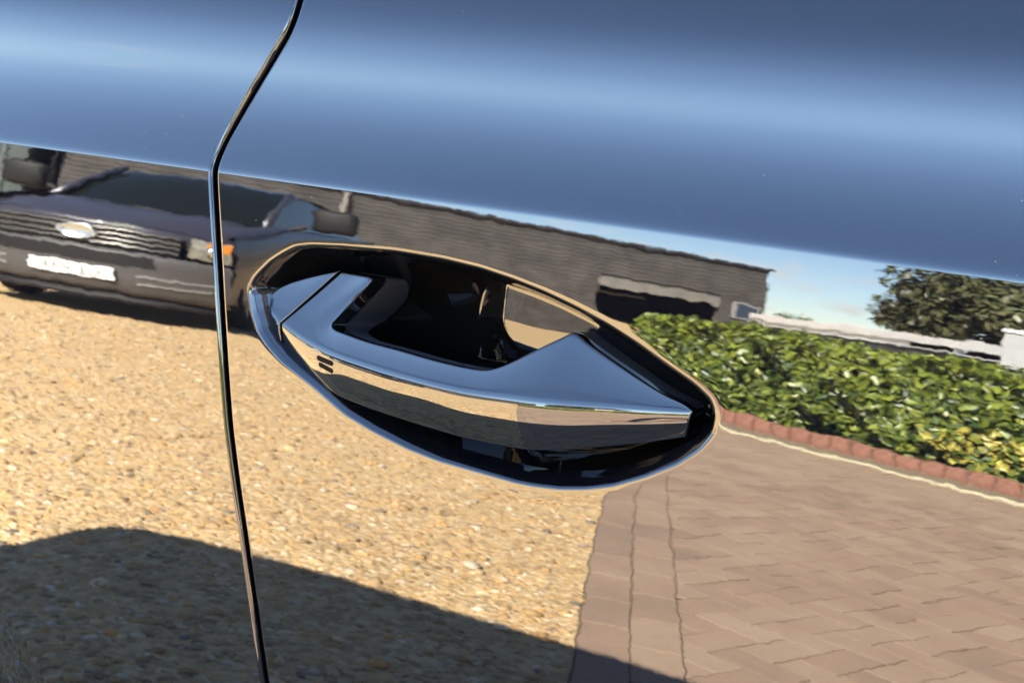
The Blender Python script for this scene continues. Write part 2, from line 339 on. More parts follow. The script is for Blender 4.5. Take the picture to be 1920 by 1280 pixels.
def crv(C, s):
    uu = np.linspace(C[0, 0], C[-1, 0], 600); s = np.asarray(s)
    return np.stack([s]+[np.interp(s, uu, gauss1(np.interp(uu, C[:, 0], C[:, j]), 12)) for j in (1, 2)], -1)
def catmull(P, n):
    P = np.asarray(P, float); d = np.linalg.norm(np.diff(P[:, :2], axis=0), axis=1)**.5; d = np.maximum(d, 1e-6)
    t = np.concatenate([[0], np.cumsum(d)]); M = np.zeros_like(P)
    M[1:-1] = ((P[1:-1]-P[:-2])/d[:-1, None]*d[1:, None]+(P[2:]-P[1:-1])/d[1:, None]*d[:-1, None])/(d[1:]+d[:-1])[:, None]
    M[0] = (P[1]-P[0])/d[0]; M[-1] = (P[-1]-P[-2])/d[-1]
    q = np.linspace(0, t[-1], n); i = np.clip(np.searchsorted(t, q, 'right')-1, 0, len(d)-1); h = d[i][:, None]; s = ((q-t[i])/d[i])[:, None]
    return P[i]*(2*s**3-3*s**2+1)+M[i]*h*(s**3-2*s*s+s)+P[i+1]*(3*s*s-2*s**3)+M[i+1]*h*(s**3-s*s)
def fillet(a, b, c, r, n=7):
    """round the corner at b between a and c; r is the distance taken from each side"""
    ab = a-b; cb = c-b; la = np.linalg.norm(ab, axis=-1, keepdims=True); lc = np.linalg.norm(cb, axis=-1, keepdims=True)
    p = b+ab/la*np.minimum(r, la*.45); q = b+cb/lc*np.minimum(r, lc*.45)
    return [(1-t)**2*p+2*t*(1-t)*b+t*t*q for t in np.linspace(0, 1, n)]
def handle_sections(A, Bc, Dc, depth):
    """A, Bc, Dc: (stations,3) in (u,z,n); returns grid (rows, stations, 3) in (u,z,n)"""
    up = np.array([0, 0, -1.])
    Wt = A+np.stack([0*depth, -.10*depth, -depth], -1)             # wall going in from the inner edge
    ctl = (Bc+Dc)/2+np.stack([0*A[:, 0], .18*(Bc[:, 1]-Dc[:, 1]), .165*(Bc[:, 1]-Dc[:, 1])], -1)
    Dc = Dc-np.array([0, 0, .0010]); ctl = ctl+np.array([0, 0, -.0004])
    front = [(1-t)**2*Dc+2*t*(1-t)*ctl+t*t*Bc for t in np.linspace(0, 1, 26)]
    und = Dc+np.array([0, .0020, -.0105]); und2 = Dc+np.array([0, .004, -.020])
    rows = [und2, und]
    rows += fillet(und, Dc, front[6], .0016)
    rows += front[3:23]
    rows += fillet(front[22], Bc, A, .0020, 9)
    LT = np.linalg.norm(A-Bc, axis=-1, keepdims=True); tc_ = (A+Bc)/2+np.array([0, 0, -1.])*LT*.035
    top = [(1-t)**2*Bc+2*t*(1-t)*tc_+t*t*A for t in np.linspace(.0, 1, 22)]
    rows += [x for x in top[4:-3]]
    rows += fillet(top[-4], A, Wt, .0022, 9)
    rows += [A+(Wt-A)*t for t in (.22, .30)]
    lin = [A+(Wt-A)*t+np.array([0, dz, 0]) for t, dz in ((.26, -.0006), (.27, -.0001), (.29, .0001), (.4, .0001), (.7, 0), (1.0, 0))]
    return np.stack(rows), np.stack(lin)
def build_handle(name, A, Bc, Dc, depth, parent, split):
    G, L = handle_sections(A, Bc, Dc, depth)
    # roll the two ends over so that the split between cap and grip reads as a rounded joint
    def endrow(G, j, sgn):
        d = G[:, j]-G[:, j+(1 if sgn < 0 else -1)]; d = d/np.maximum(np.linalg.norm(d, axis=-1, keepdims=True), 1e-9)
        return [G[:, j]+d*a+np.array([0, 0, -1.])*b for a, b in ((.0003, .00005), (.0006, .0002), (.0009, .0005), (.0011, .001), (.00115, .006))]
    s0 = [x[:, None] for x in endrow(G, 0, -1)][::-1]; s1 = [x[:, None] for x in endrow(G, -1, 1)]
    G = np.concatenate(s0+[G]+s1, 1)
    P = surf(G[..., 0], np.minimum(G[..., 1], .9924), G[..., 2])
    ac = Acc(); N = orient(grid_normals(P), snorm(G[..., 0], np.minimum(G[..., 1], .9924))); ac.grid(P, N)
    ob = ac.build(name, PAINT_FINE, parent)
    P2 = surf(L[..., 0], np.minimum(L[..., 1], .9924), L[..., 2]); a2 = Acc(); N2 = grid_normals(P2); N2 = orient(N2, np.broadcast_to(np.array([.6, -.3, .6]), N2.shape)); a2.grid(P2, N2); a2.build('grip_liner', LINER, ob)
    return ob, P, N
NS = 260
sta = np.concatenate([A_, crv(B_, A_B), crv(D_, A_D)], 1); sta = catmull(sta, NS)
sta = np.stack([gauss1(sta[:, j], 2.0) for j in range(9)], -1)
idx = np.linspace(0, len(A_)-1, len(A_)); tA = catmull(np.concatenate([A_, idx[:, None]], 1), NS)[:, 3]
dep = np.interp(tA, [0, 5, 7, 9, 14, 16, 23], [.050, .054, .036, .012, .012, .025, .03])
sta[:, [0, 3, 6]] += (.0010*np.clip(1-np.arange(NS)/40, 0, 1))[:, None]
handle, HP, HN = build_handle('door_handle', sta[:, :3], sta[:, 3:6], sta[:, 6:], dep, car, 1)
sc_ = catmull(np.concatenate([CAP, crv(B_, C_B), crv(D_, C_D)], 1), 90)
sc_[:, [0, 3, 6]] -= (.0012*np.clip(np.arange(90)/40-1.2, 0, 1))[:, None]
build_handle('handle_end_cap', sc_[:, :3], sc_[:, 3:6], sc_[:, 6:], np.full(90, .03), handle, 1)
# two short raised touch bars on the face of the handle
def on_handle(u, z):
    d = np.hypot(HP[..., 0]-u, HP[..., 2]-z)+np.where(HN[..., 1] < -.4, 0, 9); i = np.unravel_index(np.argmin(d), d.shape)
    return Vector(HP[i]), Vector(HN[i])
for (ua, za), (ub, zb) in (((-.1116, .9037), (-.0998, .9026)), ((-.1105, .8997), (-.0996, .8985))):
    pa_, na_ = on_handle(ua, za); pb_, nb_ = on_handle(ub, zb); ax = pb_-pa_; L = ax.length; ax.normalize(); nn_ = (na_+nb_).normalized(); sd_ = nn_.cross(ax).normalized()
    V = []; nu, nv = 28, 9
    for i in range(nu):
        for j in range(nv):
            a = 2*math.pi*i/nu; rr = math.sin(j/(nv-1)*math.pi/2); hh = math.cos(j/(nv-1)*math.pi/2)**.7
            cx = math.cos(a); px_ = (L/2-.0015)*(1 if cx >= 0 else -1)+.0015*rr*cx if rr > .05 else (L/2-.0015)*(1 if cx >= 0 else -1)*1
            s_ = .0015*rr*math.sin(a); bend = -.9*(na_-nb_).length*((px_/(L/2))**2)*L/8
            V.append((pa_+pb_)/2+ax*px_+sd_*s_+nn_*(-.0002+.00075*hh+bend+ (na_-nb_).length*L/9))
    F = [(i*nv+j, i*nv+j+1, ((i+1) % nu)*nv+j+1, ((i+1) % nu)*nv+j) for i in range(nu) for j in range(nv-1)]
    F.append(tuple(i*nv for i in range(nu)))
    raw('touch_bar', V, F, RUBBER, handle, True)

# ------------------------------------------------------------------ the rest of the car (stands outside the frame, casts the shade)
ZB = .34
def arc_pts(pts, n=60): return catmull(np.array(pts, float), n)
roof = arc_pts([(-1.51, 1.13), (-1.485, 1.24), (-1.435, 1.335), (-1.31, 1.415), (-1.12, 1.485), (-.82, 1.535), (-.4, 1.560), (.4, 1.55), (.9, 1.50), (1.35, 1.36), (1.75, 1.18), (1.85, 1.13)], 70)
ins = np.interp(roof[:, 1], [1.13, 1.3, 1.5, 1.57], [.085, .17, .30, .36])
V = []; 
for (x, z), y in zip(roof, ins): V += [(x, y, z), (x, .85, z+.03*(z-1.1)/.45), (x, 1.7-y, z)]
n = len(roof); F = []
for i in range(n-1):
    for j in range(2): F.append((i*3+j, i*3+j+1, (i+1)*3+j+1, (i+1)*3+j))
raw('roof', V, F, PAINT_FINE, car, True)
for s in (0, 1):
    V = [(x, y if s == 0 else 1.7-y, z) for (x, z), y in zip(roof, ins-.002)] + [(x, (.079 if s == 0 else 1.621), 1.128) for (x, z) in roof]
    raw('side_window', V, [(i, i+1, n+i+1, n+i) for i in range(n-1)], GLASS_DARK, car, True)
# lower shell
shell = MB()
prof = [(-1.42, .34), (-1.50, .50), (-1.51, .80), (-1.47, 1.128), (1.85, 1.128), (2.4, 1.05), (2.85, .86), (2.92, .55), (2.85, .30), (1.95, .28), (-.38, .30)]
ys = [.10, 1.60]; k = len(prof)
V = [(x, y, z) for y in ys for x, z in prof]
shell.add(V, [tuple(range(k)), tuple(range(2*k-1, k-1, -1))]+[(i, (i+1) % k, k+(i+1) % k, k+i) for i in range(k)])
shell.build('body_shell', PAINT_FINE, car)
zz = np.concatenate([np.arange(.38, .99, .02), np.arange(.99, 1.134, .004)]); U = np.linspace(.806, 1.9, 12)[:, None]+0*zz; Z = zz[None, :]+0*U
acc = Acc(); acc.grid(surf(U, Z), snorm(U, Z)); acc.build('front_door', PAINT_FINE, car)
sil = MB(); sil.box((.75, .02, .345), (2.4, .16, .07), bev=.02); sil.build('sill', GREY_PLASTIC, car)
def wheel(c, r, wd, parent, axis):
    rot = axis
    t = MB(); prof_ = [(r*.62, -wd/2), (r*.92, -wd/2), (r, -wd*.36), (r, wd*.36), (r*.92, wd/2), (r*.62, wd/2)]; n = 40
    V = [rot @ Vector((p*math.cos(2*math.pi*i/n), q, p*math.sin(2*math.pi*i/n)))+Vector(c) for i in range(n) for p, q in prof_]; k = len(prof_)
    t.add(V, [(i*k+j, i*k+(j+1) % k, ((i+1) % n)*k+(j+1) % k, ((i+1) % n)*k+j) for i in range(n) for j in range(k)])
    wp = t.build('wheel', RUBBER, parent, True)
    h = MB()
    for i in range(5):
        a = 2*math.pi*i/5; d = Vector((math.cos(a), 0, math.sin(a)))
        h.tube(rot @ (d*r*.08-Vector((0, wd*.38, 0)))+Vector(c), rot @ (d*r*.60-Vector((0, wd*.34, 0)))+Vector(c), r*.10, r*.08, 8)
    h.tube(rot @ Vector((0, -wd*.42, 0))+Vector(c), rot @ Vector((0, wd*.3, 0))+Vector(c), r*.16, n=16)
    h.tube(rot @ Vector((0, -wd*.20, 0))+Vector(c), rot @ Vector((0, wd*.3, 0))+Vector(c), r*.61, n=32)
    h.build('rim', mat('alloy', (.35, .35, .36), .3, metal=1), wp, False)
I3 = Matrix.Identity(3)
for x in (-.74, 1.98):
    wheel((x, .14, .33), .335, .22, car, I3); wheel((x, 1.56, .33), .33, .22, car, Matrix.Rotation(math.pi, 3, 'Z'))
print('car done')
#WORLD
# ------------------------------------------------------------------ ground
def sheet(name, pts, z, m, kind='structure'):
    return tag(raw(name, [(x, y, z) for x, y in pts], [tuple(range(len(pts)))], m), kind=kind)
M_EARTH = mat('dry_ground', (.20, .165, .11), .9, .2, col2=(.13, .12, .07), vscale=.6)
sheet('ground', [(-900, -900), (900, -900), (900, 900), (-900, 900)], -.06, M_EARTH)
b0 = np.array([-.46, -1.32]); bd = np.array([-.3115, -.950]); bn = np.array([.950, -.3115])      # edge between gravel and blocks
K0 = np.array([.21, -5.22]); ke = np.array([.907, .421]); kn = np.array([.421, -.907])           # line of the kerb
def bnd(t, s=0.0): return b0+bd*t+bn*s
def krb(s, o): return K0+ke*s+kn*o
def cross2(p, d, q, e): 
    A = np.array([d, -e]).T; return np.linalg.solve(A, q-p)
t_far = cross2(b0, bd, K0, ke)[0]                                  # where the gravel edge meets the kerb line
def voro_mat(name, cols, scale, rough=.85):
    M = mat(name, cols[0], rough, .2); t = M.node_tree; b = t.nodes['Principled BSDF']
    g = t.nodes.new('ShaderNodeNewGeometry'); v = t.nodes.new('ShaderNodeTexVoronoi'); v.inputs['Scale'].default_value = scale
    r = t.nodes.new('ShaderNodeValToRGB'); r.color_ramp.interpolation = 'CONSTANT'
    el = r.color_ramp.elements
    for k, c in enumerate(cols):
        e = el[k] if k < 2 else el.new(k/len(cols)); e.position = k/len(cols); e.color = (*c, 1)
    s = t.nodes.new('ShaderNodeSeparateColor'); t.links.new(g.outputs['Position'], v.inputs['Vector']); t.links.new(v.outputs['Color'], s.inputs['Color'])
    t.links.new(s.outputs['Red'], r.inputs['Fac']); t.links.new(r.outputs['Color'], b.inputs['Base Color'])
    bp = t.nodes.new('ShaderNodeBump'); bp.inputs['Strength'].default_value = .9; bp.inputs['Distance'].default_value = .008; bp.invert = True
    t.links.new(v.outputs['Distance'], bp.inputs['Height']); t.links.new(bp.outputs['Normal'], b.inputs['Normal'])
    return M
GC = [(0.504, 0.346, 0.17), (0.563, 0.4, 0.207), (0.427, 0.287, 0.137), (0.582, 0.437, 0.249), (0.369, 0.25, 0.124), (0.533, 0.373, 0.183), (0.456, 0.328, 0.174), (0.543, 0.35, 0.149)]
M_GRAVEL = voro_mat('gravel_surface', GC, 52)
far = bnd(t_far)
sheet('gravel_bed', [tuple(bnd(-6)), tuple(bnd(t_far, 0)), tuple(krb(-3.15, 0)), tuple(krb(-3.15, 1.7)), (-5, -32), (-30, -40), (-40, -10), (-12, 6), (0, 8)], -.0055, M_GRAVEL)
# loose stones, nearest the car
def icos():
    bm = bmesh.new(); bmesh.ops.create_icosphere(bm, subdivisions=1, radius=1); bm.verts.ensure_lookup_table()
    V = np.array([v.co[:] for v in bm.verts]); F = np.array([[v.index for v in f.verts] for f in bm.faces]); bm.free(); return V, F
IV, IF = icos()
def stones(n, sampler, size):
    c = sampler(n); n = len(c)
    ax = rng.normal(size=(n, 4)); ax /= np.linalg.norm(ax, axis=1, keepdims=True); a, b, c_, d = ax.T
    Rm = np.stack([1-2*(c_*c_+d*d), 2*(b*c_-d*a), 2*(b*d+c_*a), 2*(b*c_+d*a), 1-2*(b*b+d*d), 2*(c_*d-b*a), 2*(b*d-c_*a), 2*(c_*d+b*a), 1-2*(b*b+c_*c_)], -1).reshape(n, 3, 3)
    sz = size*np.exp(rng.normal(0, .33, n)); sc = np.stack([np.ones(n), rng.uniform(.65, 1, n), rng.uniform(.45, .8, n)], -1)*sz[:, None]
    jit = 1+rng.normal(0, .10, (n, len(IV), 1))
    v = (IV[None]*jit)*sc[:, None, :]; v = np.einsum('nij,nkj->nki', Rm, v)
    v[..., 2] *= .62
    v += np.concatenate([c, (rng.uniform(-.2, .55, n)*sz)[:, None]-.012], 1)[:, None, :]
    cols = np.array(GC+[(.72, .63, .48), (.62, .50, .33), (.16, .14, .13), (.24, .20, .18), (.60, .33, .12), (.78, .70, .58)])
    p = np.array([4, 4, 3, 3, 2, 4, 3, 2.5, 2, 2.5, .7, 1, .6, .9]); p /= p.sum()
    tint = cols[rng.choice(len(cols), n, p=p)]*rng.uniform(.85, 1.12, (n, 1)); tint = (tint*.86+np.array([.53, .395, .215])*.14)*np.array([.92, .87, .81])
    bl = np.zeros(n)
    for k in range(9): a = rng.uniform(0, 6.28); fq = rng.uniform(9, 55); bl += np.sin((c[:, 0]*math.cos(a)+c[:, 1]*math.sin(a))*fq+rng.uniform(0, 6.28))/3
    tint = tint*(1+.13*np.clip(bl, -1.6, 1.6))[:, None]*np.stack([1+.03*bl, np.ones(n), 1-.05*bl], -1)
    F = (IF[None]+(np.arange(n)*len(IV))[:, None, None]).reshape(-1, 3)
    return v.reshape(-1, 3), F, np.repeat(np.clip(tint, .03, .9), len(IV), 0)
def in_gravel(n):
    y = -.55-4.6*rng.random(n*3)**1.35; x = rng.uniform(-5.4, .2, n*3)
    lim = np.interp(-y, [0, 1, 2, 3, 4, 5.2], [-1.6, -2.4, -3.2, -4.2, -5.0, -5.6])
    p = np.stack([x, y], -1); s = (p-b0) @ bn
    return p[(s < -.006) & (x > lim)][:n]
v, f, c = stones(76000, in_gravel, .0092)
M_STONE = mat('gravel_stone', (.5, .4, .25), .75, .3, var=.25, vscale=90, attr=True)
tag(raw('gravel', v, f, M_STONE, None, True, color=c), 'loose tan and honey pea gravel covering the parking area', kind='stuff')

# ------------------------------------------------------------------ block paving
def paver_mat():
    M = mat('paving_block', (.27, .2, .15), .85, .25); t = M.node_tree; b = t.nodes['Principled BSDF']
    oi = t.nodes.new('ShaderNodeObjectInfo'); g = t.nodes.new('ShaderNodeNewGeometry'); n = t.nodes.new('ShaderNodeTexNoise'); n.inputs['Scale'].default_value = 3.2; n.inputs['Detail'].default_value = 9; n.inputs['Roughness'].default_value = .7
    ad = t.nodes.new('ShaderNodeMath'); ad.operation = 'MULTIPLY_ADD'; ad.inputs[1].default_value = .28
    r = t.nodes.new('ShaderNodeValToRGB'); e = r.color_ramp.elements; e[0].position = .35; e[0].color = (.215, .158, .110, 1); e[1].position = .85; e[1].color = (.325, .236, .162, 1)
    m_ = e.new(.6); m_.color = (.28, .190, .132, 1)
    t.links.new(g.outputs['Position'], n.inputs['Vector']); t.links.new(oi.outputs['Random'], ad.inputs[0]); t.links.new(n.outputs['Fac'], ad.inputs[2]); t.links.new(ad.outputs[0], r.inputs['Fac'])
    f2 = t.nodes.new('ShaderNodeTexNoise'); f2.inputs['Scale'].default_value = 140; f2.inputs['Detail'].default_value = 4
    bp = t.nodes.new('ShaderNodeBump'); bp.inputs['Strength'].default_value = .5; bp.inputs['Distance'].default_value = .004
    t.links.new(g.outputs['Position'], f2.inputs['Vector']); t.links.new(f2.outputs['Fac'], bp.inputs['Height']); t.links.new(bp.outputs['Normal'], b.inputs['Normal']); t.links.new(r.outputs['Color'], b.inputs['Base Color'])
    return M
M_PAVER = paver_mat()
M_SAND = mat('joint_sand', (.15, .115, .08), .95, .1, var=.3, vscale=30)
drive = sheet('paved_drive', [tuple(bnd(-6)), tuple(bnd(t_far)), tuple(krb(6, 0)), (6, -2), (6, 4)], -.008, M_SAND)
def clip(poly, p, n):
    out = []
    for i in range(len(poly)):
        a, b = poly[i], poly[(i+1) % len(poly)]; da, db = (a-p) @ n, (b-p) @ n
        if da >= 0: out.append(a)
        if da*db < 0: out.append(a+(b-a)*da/(da-db))
    return out
def block_geo(poly, h=.0, ch=.0012, dep=.014):
    """top face, chamfer and sides of a block with the given outline"""
    P = np.array(poly); 
    ar = .5*np.sum(P[:, 0]*np.roll(P[:, 1], -1)-np.roll(P[:, 0], -1)*P[:, 1])
    if ar < 0: P = P[::-1]
    c = P.mean(0); r = np.linalg.norm(P-c, axis=1, keepdims=True); inner = c+(P-c)*(1-ch*1.4/np.maximum(r, .01)); n = len(P)
    V = [(x, y, h) for x, y in inner]+[(x, y, h-ch) for x, y in P]+[(x, y, h-dep) for x, y in P]
    F = [tuple(range(n))]+[(n+i, n+(i+1) % n, (i+1) % n, i) for i in range(n)]+[(2*n+i, 2*n+(i+1) % n, n+(i+1) % n, n+i) for i in range(n)]
    return V, F
blocks = []                                            # outlines in world metres
G_ = .0020
def rect(s0, s1, t0, t1): return [bnd(t0, s0), bnd(t0, s1), bnd(t1, s1), bnd(t1, s0)]
for c in range(2):
    t = -1.2+.1*c
    while t < t_far+.6:
        q = rect(.004+c*.103+G_*.6, .004+(c+1)*.103-G_*.6, t+G_, t+.206-G_); q = clip([np.array(x) for x in q], K0-kn*.03, -kn)
        if len(q) > 2: blocks.append(q)
        t += .206
a45 = math.atan2(bd[1], bd[0])+R(41); ex = np.array([math.cos(a45), math.sin(a45)]); ey = np.array([-ex[1], ex[0]]); org = bnd(0, .21); W_ = .090
for i in range(-100, 101):
    for j in range(-100, 101):
        kk = (i-j) % 4
        if kk not in (0, 3): continue
        w_, h_ = (2, 1) if kk == 0 else (1, 2)
        q = [org+ex*(i*W_+a*W_*w_+(G_ if a == 0 else -G_))+ey*(j*W_+b*W_*h_+(G_ if b == 0 else -G_)) for a, b in ((0, 0), (1, 0), (1, 1), (0, 1))]
        cc = sum(q)/4
        if cc[0] > 3.2 or cc[1] > .6: continue
        q = clip(q, bnd(0, .2105+G_*.4), bn)
        if len(q) > 2: q = clip(q, K0-kn*.03, -kn)
        if len(q) < 3: continue
        P = np.array(q); ar = abs(.5*np.sum(P[:, 0]*np.roll(P[:, 1], -1)-np.roll(P[:, 0], -1)*P[:, 1]))
        if ar > .0012: blocks.append(q)
def seen_rank(q):
    c = np.mean(q, axis=0); d = math.hypot(c[0]-.15, c[1]-.1)
    out = 0 if (c[1] < -.9 and c[0] < .30+(-c[1]-1.2)*.05) else 50
    return d+out
blocks.sort(key=seen_rank)
shared = {}
for k, q in enumerate(blocks[:290]):
    c = np.mean(q, axis=0); h = rng.normal(0, .0012); o_ = None
    key = tuple(np.round((np.array(q)-c).ravel(), 4))
    if key not in shared:
        V, F = block_geo([x-c for x in q]); me = bpy.data.meshes.new('paving_block'); me.from_pydata([tuple(map(float, x)) for x in V], [], F); me.materials.append(M_PAVER); shared[key] = me
    o_ = bpy.data.objects.new('paving_block', shared[key]); o_.location = (c[0], c[1], h); o_.rotation_euler = (rng.normal(0, .006), rng.normal(0, .006), 0); COL.objects.link(o_); o_.parent = drive
rest = MB()
for q in blocks[290:]: rest.add(*block_geo(q, rng.normal(0, .0012)))
tag(rest.build('paving_blocks', M_PAVER, drive), kind='stuff')
# cream edging line, gutter strip and the kerb of red bricks in front of the hedge
M_CREAM = mat('cream_concrete', (.62, .55, .36), .8, .3, var=.25, vscale=20)
eb = MB(); 
for s in np.arange(-3.15, 5, .9):
    p = krb(s+.45, .02); eb.box((p[0], p[1], -.004), (.894, .055, .03), Matrix.Rotation(math.atan2(ke[1], ke[0]), 4, 'Z'), .004)
tag(eb.build('edging_kerb', M_CREAM), kind='structure')
M_GUT = mat('gutter_concrete', (.24, .19, .125), .9, .2, var=.3, vscale=14)
sheet('gutter', [tuple(krb(-3.15, .05)), tuple(krb(5, .05)), tuple(krb(5, .46)), tuple(krb(-3.15, .46))], -.008, M_GUT)
kerb = empty('brick_kerb', (*krb(0, .41), 0)); tag(kerb, 'low kerb of upright red bricks along the foot of the hedge', 'kerb')
M_BRICK = mat('red_brick', (.33, .160, .110), .85, .2, var=.35, vscale=24, bump=.003, bscale=120)
bk = MB(); bk.box((0, 0, 0), (.128, .10, .16), None, .006); bme = bk.build('brick', M_BRICK, kerb); s = -3.15; first = True
kb = MB(); kb.box((*krb(.83, .42), .015), (7.9, .085, .10), Matrix.Rotation(math.atan2(ke[1], ke[0]), 4, 'Z')); kb.build('mortar', mat('mortar', (.33, .28, .22), .95, .1), kerb)
while s < 4.8:
    if first: ob = bme; first = False
    else: ob = copy_obj(bme, kerb)
    p = krb(s, .41)-krb(0, .41); ob.matrix_parent_inverse = Matrix.Identity(4); ob.location = (p[0], p[1], .02+rng.normal(0, .003)); ob.rotation_euler = (rng.normal(0, .02), rng.normal(0, .02), math.atan2(ke[1], ke[0])+rng.normal(0, .02)); s += .137

# ------------------------------------------------------------------ leaves, hedge, trees
LV = np.array([(0, 0, 0), (.33, .34, .06), (.36, -.34, .06), (.72, .26, .02), (.72, -.26, .02), (1.0, 0, -.08), (.36, 0, -.02), (.74, 0, -.04)])
LF = np.array([(0, 2, 6), (0, 6, 1), (2, 4, 7), (2, 7, 6), (6, 7, 3), (6, 3, 1), (4, 5, 7), (7, 5, 3)])
def leaves(P, Nn, size, tint, drop=.3):
    """leaf-shaped faces at P facing about Nn"""
    n = len(P); Nn = Nn/np.linalg.norm(Nn, axis=1, keepdims=True)
    t = rng.normal(size=(n, 3))+np.array([0, 0, -drop]); t -= (t*Nn).sum(1, keepdims=True)*Nn; t /= np.linalg.norm(t, axis=1, keepdims=True); b = np.cross(Nn, t)
    M = np.stack([t, b*.78, Nn], 1)*size[:, None, None]
    v = np.einsum('kj,nji->nki', LV-np.array([.5, 0, 0]), M)+P[:, None, :]
    F = (LF[None]+(np.arange(n)*len(LV))[:, None, None]).reshape(-1, 3)
    return v.reshape(-1, 3), F, np.repeat(tint, len(LV), 0)
M_LEAF = mat('leaf', (.08, .14, .02), .38, .5, attr=True)
hedge = empty('hedge', (*krb(0, 1.0), 0)); tag(hedge, 'clipped broad-leaved green hedge with yellow new leaves behind the red brick kerb', 'hedge')
def khs(s, o, z): 
    return np.stack([K0[0]+ke[0]*s+kn[0]*o, K0[1]+ke[1]*s+kn[1]*o, z], -1)
S0, S1, HH = -3.1, 4.4, .90
def hedge_pts(n):
    s = rng.uniform(S0, S1, n); z = rng.uniform(.03, HH, n); kindr = rng.random(n)
    o = .60+.07*np.sin(s*3.1+z*4)+.05*np.sin(s*7.3-z*6)+.05*np.sin(s*15+z*11)+rng.exponential(.05, n)-.10*np.maximum(0, .25-z)/.25*-1
    Nn = np.stack([-kn[0]+0*s, -kn[1]+0*s, .35+0*s], -1)
    top = kindr > .74; o[top] = rng.uniform(.58, 1.5, top.sum()); z[top] = HH+.03*np.sin(s[top]*5)+.02*np.sin(s[top]*13)+rng.normal(0, .022, top.sum()); Nn[top] = (0, 0, 1)
    end = kindr < .06; o[end] = rng.uniform(.58, 1.5, end.sum()); s[end] = S0-.02+rng.exponential(.05, end.sum()); Nn[end] = (-ke[0], -ke[1], .3)
    return s, o, z, Nn+rng.normal(0, .55, (n, 3))
s, o, z, Nn = hedge_pts(27000); P = khs(s, o, z)
sz = rng.uniform(.045, .08, len(P))
pal = np.array([(.125, .18, .024), (.19, .25, .032), (.07, .11, .018), (.27, .31, .04), (.045, .075, .014), (.085, .135, .028)])
pr_ = np.array([3, 2.4, 2.6, 1.3, 1.6, 2.0]); tint = pal[rng.choice(6, len(P), p=pr_/pr_.sum())]*rng.uniform(.75, 1.2, (len(P), 1))
up = np.clip((z-.55)/.35, 0, 1)[:, None]; new = rng.random((len(P), 1)) < .15+.55*up; tint = np.where(new, tint*.45+np.array([.22, .27, .025])*.65, tint)
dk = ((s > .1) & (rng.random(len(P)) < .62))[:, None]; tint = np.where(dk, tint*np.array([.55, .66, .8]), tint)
yl = np.zeros(len(P), bool)
for cs, cz, rs, rz in ((-.55, .26, .28, .16), (.75, .13, .22, .10), (1.6, .2, .3, .15), (-.15, .18, .15, .1)): yl |= (((s-cs)/rs)**2+((z-cz)/rz)**2 < 1) & (rng.random(len(P)) < .62)
tint[yl] = np.array([.50, .44, .085])*rng.uniform(.7, 1.15, (yl.sum(), 1))
tint[~yl] *= np.array([.86, .82, .85])
front = np.where((o < .66) & (z < HH-.04))[0]; single = rng.choice(front, 290, replace=False); rest_ = np.setdiff1d(np.arange(len(P)), single)
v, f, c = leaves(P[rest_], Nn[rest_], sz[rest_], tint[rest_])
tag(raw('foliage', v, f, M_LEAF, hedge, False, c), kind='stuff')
lmesh = {}
for k in single:
    col = tuple(np.round(tint[k]*12)/12 if False else tint[k]); key = int(rng.integers(0, 9)) if not yl[k] else 9
    if key not in lmesh:
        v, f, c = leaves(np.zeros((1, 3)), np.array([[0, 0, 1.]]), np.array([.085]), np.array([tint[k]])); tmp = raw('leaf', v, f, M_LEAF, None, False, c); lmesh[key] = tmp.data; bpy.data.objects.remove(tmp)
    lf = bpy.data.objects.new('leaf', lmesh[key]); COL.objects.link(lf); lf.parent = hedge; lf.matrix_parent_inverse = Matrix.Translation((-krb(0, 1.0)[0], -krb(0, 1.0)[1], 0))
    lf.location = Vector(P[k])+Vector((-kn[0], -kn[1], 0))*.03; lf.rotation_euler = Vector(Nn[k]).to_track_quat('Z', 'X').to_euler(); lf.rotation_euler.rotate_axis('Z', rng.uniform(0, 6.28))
core = MB(); core.box((*krb((S0+S1)/2, 1.10), HH/2-.03), (S1-S0-.22, .66, HH-.10), Matrix.Rotation(math.atan2(ke[1], ke[0]), 4, 'Z')); core.build('twigs', mat('hedge_twigs', (.02, .028, .010), .95, .1, var=.6, vscale=14), hedge)
M_BARK = mat('bark', (.09, .065, .045), .9, .2, var=.5, vscale=9)
